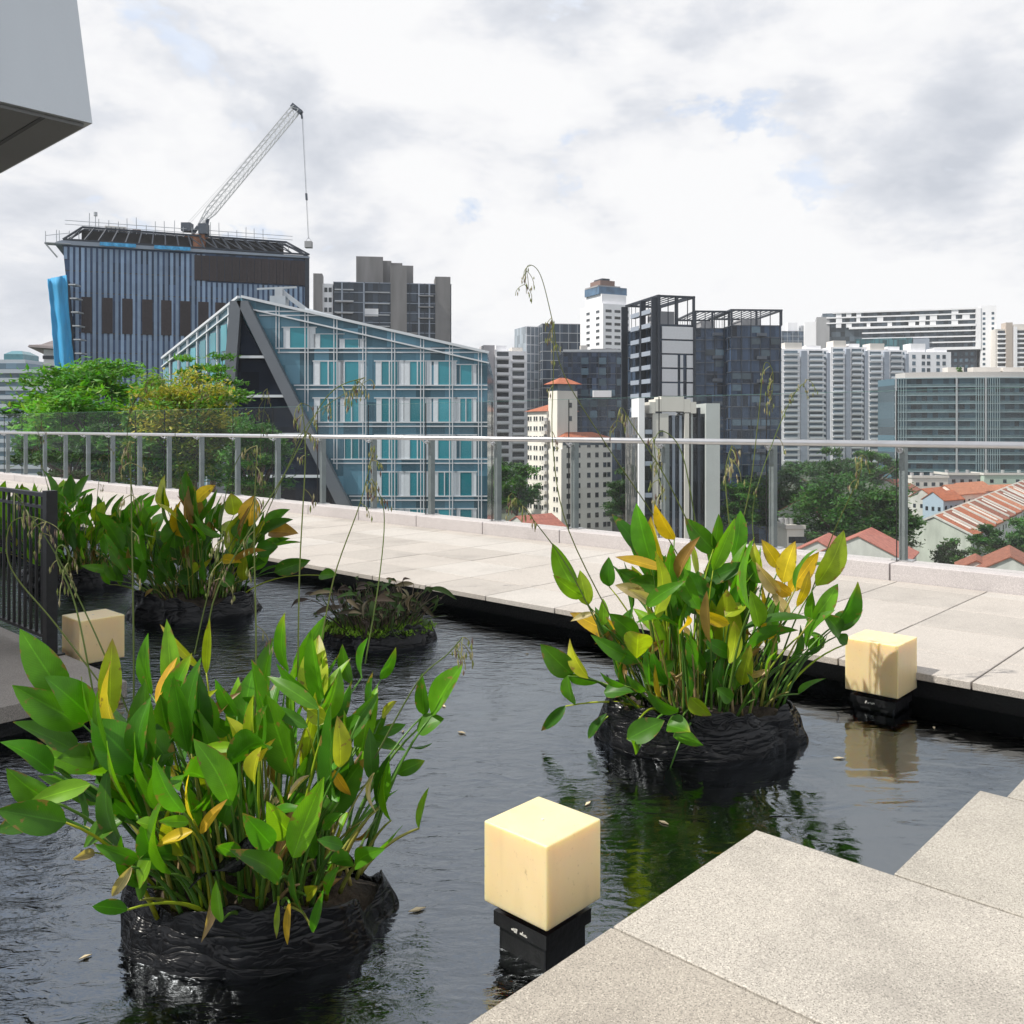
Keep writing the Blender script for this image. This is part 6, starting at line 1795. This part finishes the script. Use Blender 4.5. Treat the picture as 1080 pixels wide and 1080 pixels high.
# ============================================================ LOW HOUSES WITH RED ROOFS
M_wallw = pm('old_white_wall', (0.52, 0.53, 0.50), 0.9, var=0.16, scale=0.5, streak=0.35)
M_tile = [pm('roof_tile_orange', (0.33, 0.105, 0.050), 0.9, var=0.30, scale=1.4), pm('roof_tile_brown', (0.225, 0.082, 0.050), 0.9, var=0.30, scale=1.4), pm('roof_tile_pale', (0.38, 0.155, 0.085), 0.9, var=0.30, scale=1.4),
          pm('roof_tile_rose', (0.35, 0.125, 0.095), 0.9, var=0.25, scale=1.2)]
M_pale = pm('pale_green_wall', (0.48, 0.52, 0.46), 0.9, var=0.15, scale=0.6, streak=0.3)
def gabled(name, label, cat, p, ang, ln, dp, h, rise, wall, tile, group=None, windows=True, nwin=3):
    """House: ridge runs along local x for ln, gable at x = 0; dp deep; eaves at height h."""
    t = thing(name, label, cat, p, ang, group)
    m = MB(); m.prism([(0, -dp / 2, 0), (0, dp / 2, 0), (0, dp / 2, h), (0, 0, h + rise), (0, -dp / 2, h)], (ln, 0, 0)); m.build('wall', [wall], t)
    m = MB(); o = 0.5; th = 0.22; k = rise / (dp / 2)
    for s in (-1, 1):
        a = Vector((-0.25, s * (dp / 2 + o), h - k * o + 0.03)); b = Vector((-0.25, 0, h + rise + 0.03))
        m.prism([a, b, b + Vector((0, 0, th)), a + Vector((0, 0, th))], (ln + 0.5, 0, 0))
    m.build('roof', [tile], t)
    if windows:
        me = MB().box(-0.06, 0.02, -0.45, 0.45, 0, 1.3).data('window', [M_win])
        for q in range(nwin): put(me, 'window', t, (0, -dp * 0.3 + q * dp * 0.3, h * 0.55))
        me2 = MB().box(-0.5, 0.5, -0.06, 0.02, 0, 1.3).data('window', [M_win])
        q = 1.5
        while q < ln - 1: put(me2, 'window', t, (q, -dp / 2, h * 0.6)); q += 3.0
    return t
def terrace():
    A = P(985, 546, 232); Bp = P(1092, 503, 345)
    d = Vector((Bp.x - A.x, Bp.y - A.y, 0)); ln = d.length; d.normalize(); ang = math.atan2(d.y, d.x)
    zA, zB = A.z, Bp.z; n = 16; w = ln / n; rnd = random.Random(6); k = 0
    looks = ['the end house with the bare pale gable wall', 'second house from the bare gable wall', 'third house from the bare gable wall', 'fourth house from the bare gable wall', 'fifth house from the bare gable wall', 'sixth house from the bare gable wall', 'seventh house from the bare gable wall', 'eighth house from the bare gable wall']
    for k in range(n):
        p = A + d * (k * w); z = zA + (zB - zA) * k / n
        dp, rise, h = 17.5, 4.2, 7.2
        t = thing('terraced_shophouse', ('red tiled terraced house, ' + looks[k]) if k < 8 else 'red tiled terraced house at the far end of the long row', 'house', (p.x, p.y, z - h - rise), ang, 'row of red roofed terraced houses' if k < 8 else 'far end of the terraced row')
        m = MB(); m.prism([(0, -dp / 2, -6), (0, dp / 2, -6), (0, dp / 2, h), (0, 0, h + rise), (0, -dp / 2, h)], (w, 0, 0)); m.build('wall', [M_pale if k == 0 else M_wallw], t)
        for s in (-1, 1):
            a = Vector((0.35, s * (dp / 2 + 0.6), h - 0.25 + 0.03)); b = Vector((0.35, 0, h + rise + 0.03)); dz = rnd.uniform(0, 0.35)
            m = MB(); m.prism([a, b, b + Vector((0, 0, 0.22 + dz)), a + Vector((0, 0, 0.22 + dz))], (w - 0.7, 0, 0)); m.build('roof', [rnd.choice(M_tile[:3])], t)
        # ribs: white party walls over the roof, lighter and darker strips of re-laid tile
        m = MB()
        for s in (-1, 1):
            a = Vector((-0.28, s * (dp / 2 + 0.3), h + 0.1)); b = Vector((-0.28, 0, h + rise + 0.2))
            m.prism([a, b, b + Vector((0, 0, 0.5)), a + Vector((0, 0, 0.5))], (0.6, 0, 0))
        m.build('party_wall', [M_wallw], t)
        if rnd.random() < 0.6:
            f0, f1 = rnd.uniform(0.05, 0.35), rnd.uniform(0.65, 0.98); x = w * rnd.uniform(0.35, 0.6)
            def rp(f): return Vector((x, -(dp / 2) * f, h + rise * (1 - f) + 0.6))
            m = MB(); m.prism([rp(f0), rp(f1), rp(f1) + Vector((0, 0, 0.25)), rp(f0) + Vector((0, 0, 0.25))], (w * 0.14, 0, 0)); m.build('skylight_strip', [M_white2], t)
        me = MB().box(0, 1.1, -0.06, 0.02, 0, 1.3).data('window', [M_win])
        for x in (w * 0.2, w * 0.6): put(me, 'window', t, (x, -dp / 2, h - 2.6))
terrace()
def small_houses():
    rows = [  # px, py (ridge start), Y, angle, len, depth, eaves h, rise, wall, tile, label
        (905, 566, 172, 60, 16, 17, 14, 4.2, M_wallw, 3, 'rose red tiled house with white verge directly below the railing and the big tree'),
        (862, 571, 176, 62, 14, 12, 14, 3.2, M_wallw, 3, 'smaller rose tiled house beside the big tree, nearer the leafy clump'),
        (1066, 588, 150, 62, 16, 13, 12, 3.6, M_wallw, 1, 'white gabled house with brown red roof below the railing in the corner'),
        (1030, 592, 158, 64, 9, 6, 12, 1.6, M_wallw, 1, 'small lean-to house with brown roof beside the white gabled house'),
        (842, 528, 232, 60, 14, 10, 9, 3.0, M_wallw, 2, 'orange roofed house half hidden behind the big tree'),
        (972, 516, 300, 40, 14, 8, 8, 2.6, M_wallw, 0, 'orange tiled cottage with white gable, closest to the railing post'),
        (984, 519, 292, 35, 12, 7, 8, 2.4, pm('pale_blue_wall', (0.36, 0.46, 0.55), 0.85), 0, 'orange tiled cottage with pale blue gable'),
        (996, 512, 308, 35, 18, 9, 8, 2.8, M_cream, 2, 'orange tiled cottage with cream gable and long ridge'),
        (1008, 510, 318, 35, 18, 9, 8, 2.8, M_white, 2, 'orange tiled cottage with bright white gable, farthest along the lane'),
        (935, 507, 330, 55, 16, 12, 8, 3.2, M_white, 3, 'red roofed white house just behind the crown of the big tree'),
        (952, 512, 310, 55, 12, 9, 8, 2.6, M_wallw, 1, 'brown roofed house squeezed between the tree crown and the cottages'),
        (1040, 512, 340, 20, 20, 10, 8, 2.4, M_wallw, 2, 'long pale orange roof behind the terraced row'),
        (545, 545, 235, 40, 12, 12, 9, 3.2, M_wallw, 3, 'red roofed house low between the glass building and the cream hotel'),
    ]
    for px, py, Y, ang, ln, dp, h, rise, wall, ti, lab in rows:
        p = P(px, py, Y); p.z -= h + rise
        gabled('tiled_house', lab, 'house', p, R(ang), ln, dp, h, rise, wall, M_tile[ti], 'small tiled houses below the terrace')
    flat = [(962, 1000, 503, 350, 10, 'white flat roofed house with grey tanks in front of the curved glass block', M_white2), (1000, 1040, 500, 365, 12, 'grey flat roofed shed in front of the curved glass block', M_grey), (1038, 1100, 500, 362, 10, 'pale green flat roof by the long terraced row', pm('pale_green_roof', (0.42, 0.52, 0.44), 0.8)),
            (830, 848, 556, 200, 12, 'plain cream wall of a flat roofed house under the big tree', M_cream)]
    for a, b, y, Y, d, lab, mat in flat:
        x0, x1 = XY(a, Y), XY(b, Y); t = thing('flat_roofed_house', lab, 'house', (x0, Y, ZY(y, Y) - 12), 0, 'flat roofed houses')
        m = MB(); m.box(0, x1 - x0, 0, d, -8, 12); m.build('wall', [mat], t)
        m = MB(); m.box(-0.3, x1 - x0 + 0.3, -0.3, 0.0, 11.6, 12.5); m.box(-0.3, 0, 0.01, d, 11.6, 12.5); m.build('parapet', [M_white2], t)
        for q in range(3):
            m = MB(); xx = (x1 - x0) * (0.15 + 0.28 * q); m.tube([(xx, d * 0.5, 12), (xx, d * 0.5, 13.4)], 0.7, 12); m.build('water_tank', [M_grey], t)
        me = MB().box(0, 1.4, -0.06, 0.02, 0, 1.4).data('window', [M_win])
        for q in range(4): put(me, 'window', t, ((x1 - x0) * (0.1 + 0.22 * q), 0, 8.5))
small_houses()

# ============================================================ TREES
M_tree = leaf_mat('tree_leaf', 0.28, veins=False, rough=0.55)
M_bark = pm('tree_bark', (0.09, 0.07, 0.05), 0.9, var=0.3, scale=2, bump=0.6, bscale=6)
def tree(label, px, ytop, ybot, Y, wpx, zbase, leafsz, nclump, perclump, tints, name='tree', cat='tree', group=None, seed=0, flat=1.0, blossom=None, droop=0.0, depth=1.0, shape=2.0):
    rnd = random.Random(seed or int(px * 7 + ytop))
    c = P(px, (ytop + ybot) / 2, Y); rx = wpx / 957.0 * Y / 2; rz = (ybot - ytop) / 957.0 * Y / 2; ry = rx * depth
    base = Vector((c.x, c.y, zbase))
    t = thing(name, label, cat, base, 0, group)
    cl = []
    while len(cl) < nclump:
        p = Vector((rnd.uniform(-1, 1), rnd.uniform(-1, 1), rnd.uniform(-1, 1)))
        r = p.length
        if r > 1 or r < 0.35: continue
        # lumpy outline: some sides of the crown reach less far
        lim = 0.78 + 0.5 * noise.noise((p.x / r * 1.6 + seed, p.y / r * 1.6, p.z / r * 1.6 + px))
        if r > lim: continue
        cl.append(p)
    fo = MB(); bl = MB()
    for p in cl:
        q = Vector((p.x * rx, p.y * ry, p.z * rz)) + c - base
        cr = min(rx, rz) * rnd.uniform(0.14, 0.27)
        tint = rnd.choice(tints); k0 = rnd.uniform(0.75, 1.3)
        out = Vector((p.x, p.y, p.z * 0.5 + 0.25)).normalized()
        fl_ = blossom and p.z > -0.1 and rnd.random() < blossom[1]
        for _ in range(perclump):
            o = Vector((rnd.gauss(0, 1), rnd.gauss(0, 1), rnd.gauss(0, 0.55 * flat))) * cr * 0.62
            a = (Vector((rnd.gauss(0, 1), rnd.gauss(0, 1), rnd.gauss(-droop, 0.45))) + out * 0.6).normalized()
            s = a.cross(Vector((rnd.gauss(0, 0.5), rnd.gauss(0, 0.5), 1))).normalized()
            L_ = leafsz * rnd.uniform(0.6, 1.3); W_ = L_ * rnd.uniform(0.28, 0.45)
            g = q + o; nrm = s.cross(a)
            m = fo; m.col = tuple(x * k0 * rnd.uniform(0.75, 1.3) for x in tint)
            if fl_ and rnd.random() < 0.7 and o.z > -0.3 * cr:
                m = bl; m.col = vary(blossom[0], rnd, 0.25)
            m.quadpts(g - a * L_ / 2, g + s * W_ / 2 - nrm * W_ * 0.2, g + a * L_ / 2, g - s * W_ / 2 - nrm * W_ * 0.2)
    fo.build('crown', [M_tree], t)
    if bl.v: bl.build('blossom', [M_tree], t)
    tk = MB(); top = c - base
    r0 = max(0.12, rx * 0.055)
    tk.tube([Vector((0, 0, 0)), Vector((rnd.uniform(-.1, .1) * rx, 0, top.z * 0.5)), Vector((0, 0, top.z - rz * 0.4))], [r0 * 1.5, r0 * 1.1, r0 * 0.8], 8)
    for p in cl[::max(1, len(cl) // 16)]:
        e = Vector((p.x * rx, p.y * ry, p.z * rz)) + top
        s0 = Vector((0, 0, top.z - rz * rnd.uniform(0.4, 0.9)))
        tk.tube(bez(s0, Vector((e.x * 0.5, e.y * 0.5, (s0.z + e.z) / 2 - 0.1 * rz)), e, 5), [r0 * 0.6, r0 * 0.5, r0 * 0.4, r0 * 0.3, r0 * 0.22, r0 * 0.12], 6)
    tk.build('trunk', [M_bark], t, smooth=True)
    return t
BRIGHT = [(0.085, 0.240, 0.016), (0.062, 0.190, 0.016), (0.115, 0.280, 0.020)]
MIDG = [(0.042, 0.125, 0.018), (0.055, 0.150, 0.020), (0.034, 0.105, 0.016)]
DARK = [(0.030, 0.082, 0.018), (0.042, 0.105, 0.022), (0.024, 0.066, 0.016)]
YEL = [(0.120, 0.200, 0.025), (0.080, 0.170, 0.020), (0.16, 0.22, 0.03)]
def podium():
    t = thing('podium_terrace', 'low neighbouring roof terrace with planting behind the railing', 'building', (-30, 30, -36.4))
    m = MB(); m.box(-34, 26, -6, 34, 0, 31.0); m.build('wall', [M_conc], t)
    m = MB(); m.box(-34, 26, -6, -5.6, 31.01, 31.9); m.build('parapet', [M_white2], t)
    zt = -5.35
    for k, (px, Y, lab) in enumerate(((18, 42, 'small pale canopy on the lower terrace, closer to the banded office block'), (48, 46, 'second pale canopy on the terrace below, half behind the bright tree'))):
        s = thing('terrace_pavilion', lab, 'pavilion', (XY(px, Y), Y, zt), 0.3, 'pale canopies on the lower terrace')
        q = MB(); q.box(-1.6, 1.6, -1.3, 1.3, 2.5, 2.75); q.build('roof', [M_white], s)
        q = MB()
        for a in (-1.4, 1.4):
            for b in (-1.1, 1.1): q2 = MB(); q2.box(a - .07, a + .07, b - .07, b + .07, 0, 2.5); q2.build('post', [M_ltmet], s)
        q = MB(); q.box(-1.3, 1.3, -1.05, 1.05, 0.0, 1.0); q.build('counter', [M_cream], s)
podium()
zt = -5.4
tree('bright green spreading tree with long arching sprays, beside the blue netting', 108, 366, 505, 47, 190, zt, 0.42, 95, 150, BRIGHT, seed=3, group='trees on the lower terrace', flat=0.6, droop=0.1)
tree('dark green leaning tree at the open end of the tree group, before the banded office', 58, 405, 500, 50, 110, zt, 0.40, 50, 130, MIDG, seed=4, group='trees on the lower terrace', flat=0.6, droop=0.2)
tree('yellow blossomed tree in front of the glass building prow', 200, 382, 515, 41, 135, zt, 0.26, 90, 190, YEL, seed=5, group='trees on the lower terrace', blossom=((0.36, 0.33, 0.045), 0.8))
tree('light green sprays of a tree reaching up past the yellow blossom tree', 222, 366, 470, 52, 100, zt, 0.36, 34, 110, BRIGHT, seed=6, group='trees on the lower terrace', flat=0.5)
tree('fine leaved shrub tree against the dark prow', 270, 430, 545, 39, 84, zt, 0.24, 56, 130, MIDG, seed=8, group='trees on the lower terrace')
tree('dense deep green tree behind the railing posts under the yellow blossom tree', 165, 430, 530, 43, 190, zt, 0.32, 80, 130, MIDG, seed=9, group='trees on the lower terrace')
tree('low dark bush behind the railing near the fence end', 75, 462, 515, 40, 110, zt, 0.32, 40, 120, DARK, name='bush', cat='bush', seed=10)
G2 = 'street trees below the towers'
tree('large dark broad tree standing over the red roofs', 902, 496, 594, 205, 150, -37, 1.3, 110, 150, DARK + MIDG, seed=11, group=G2)
tree('dark tree mass behind the large broad tree, under the white flats', 868, 474, 530, 320, 110, -30, 1.7, 60, 110, DARK, seed=12, group=G2)
tree('rounded tree below the white flats next to the railing post', 925, 474, 512, 330, 70, -30, 1.6, 46, 110, MIDG, seed=13, group=G2)
tree('tall dark tree below the wider dark blue tower', 815, 480, 560, 240, 70, -36, 1.3, 50, 110, DARK, seed=14, group=G2)
tree('dark tree below the narrower dark blue tower', 778, 505, 565, 225, 55, -36, 1.2, 44, 110, MIDG, seed=15, group=G2)
tree('dark tree in the gap between the cream hotel and the pale stone tower', 660, 492, 560, 225, 46, -36, 1.2, 44, 110, DARK, seed=16, group=G2)
tree('green tree between the glass building and the cream hotel', 545, 482, 548, 255, 56, -37, 1.3, 50, 120, MIDG, seed=17, group=G2)
tree('second smaller tree against the end of the glass building', 526, 478, 540, 275, 36, -37, 1.3, 36, 110, DARK, seed=18, group=G2)
tree('dark tree hugging the gable of the terraced row', 1004, 566, 612, 196, 36, -37, 1.0, 36, 110, DARK, seed=19, group=G2)
tree('green trees corner crown in front of the terraced row eaves', 1062, 548, 596, 205, 70, -37, 1.1, 56, 110, DARK + MIDG, seed=20, group=G2)
tree('tree beyond the terraced row eaves at the edge of view', 1098, 525, 590, 225, 60, -37, 1.2, 40, 110, MIDG, seed=22, group=G2)
for k, (px, lab) in enumerate(((1011, 'small palm on the white roof deck of the curved glass block'), (1016, 'low bush beside the palm on the white roof deck'))):
    Y = 393; z0 = ZY(398, Y)
    tree(lab, px, 386 + 4 * k, 396, Y, 11 - 3 * k, z0, 0.9, 12, 40, MIDG, name='roof_plant', cat='plant', seed=30 + k)

# ============================================================ THE AIR OVER THE CITY
def haze():
    m = bpy.data.materials.new('haze_air'); m.use_nodes = True
    nt = m.node_tree; N, L = nt.nodes, nt.links
    N.remove(N['Principled BSDF'])
    v = N.new('ShaderNodeVolumePrincipled')
    v.inputs['Color'].default_value = (0.94, 0.97, 1.0, 1)
    v.inputs['Density'].default_value = 0.00014
    L.new(v.outputs[0], N['Material Output'].inputs['Volume'])
    MB().box(-905, 905, -305, 1005, -37.2, 90).build('haze', [m], kind='stuff')
haze()
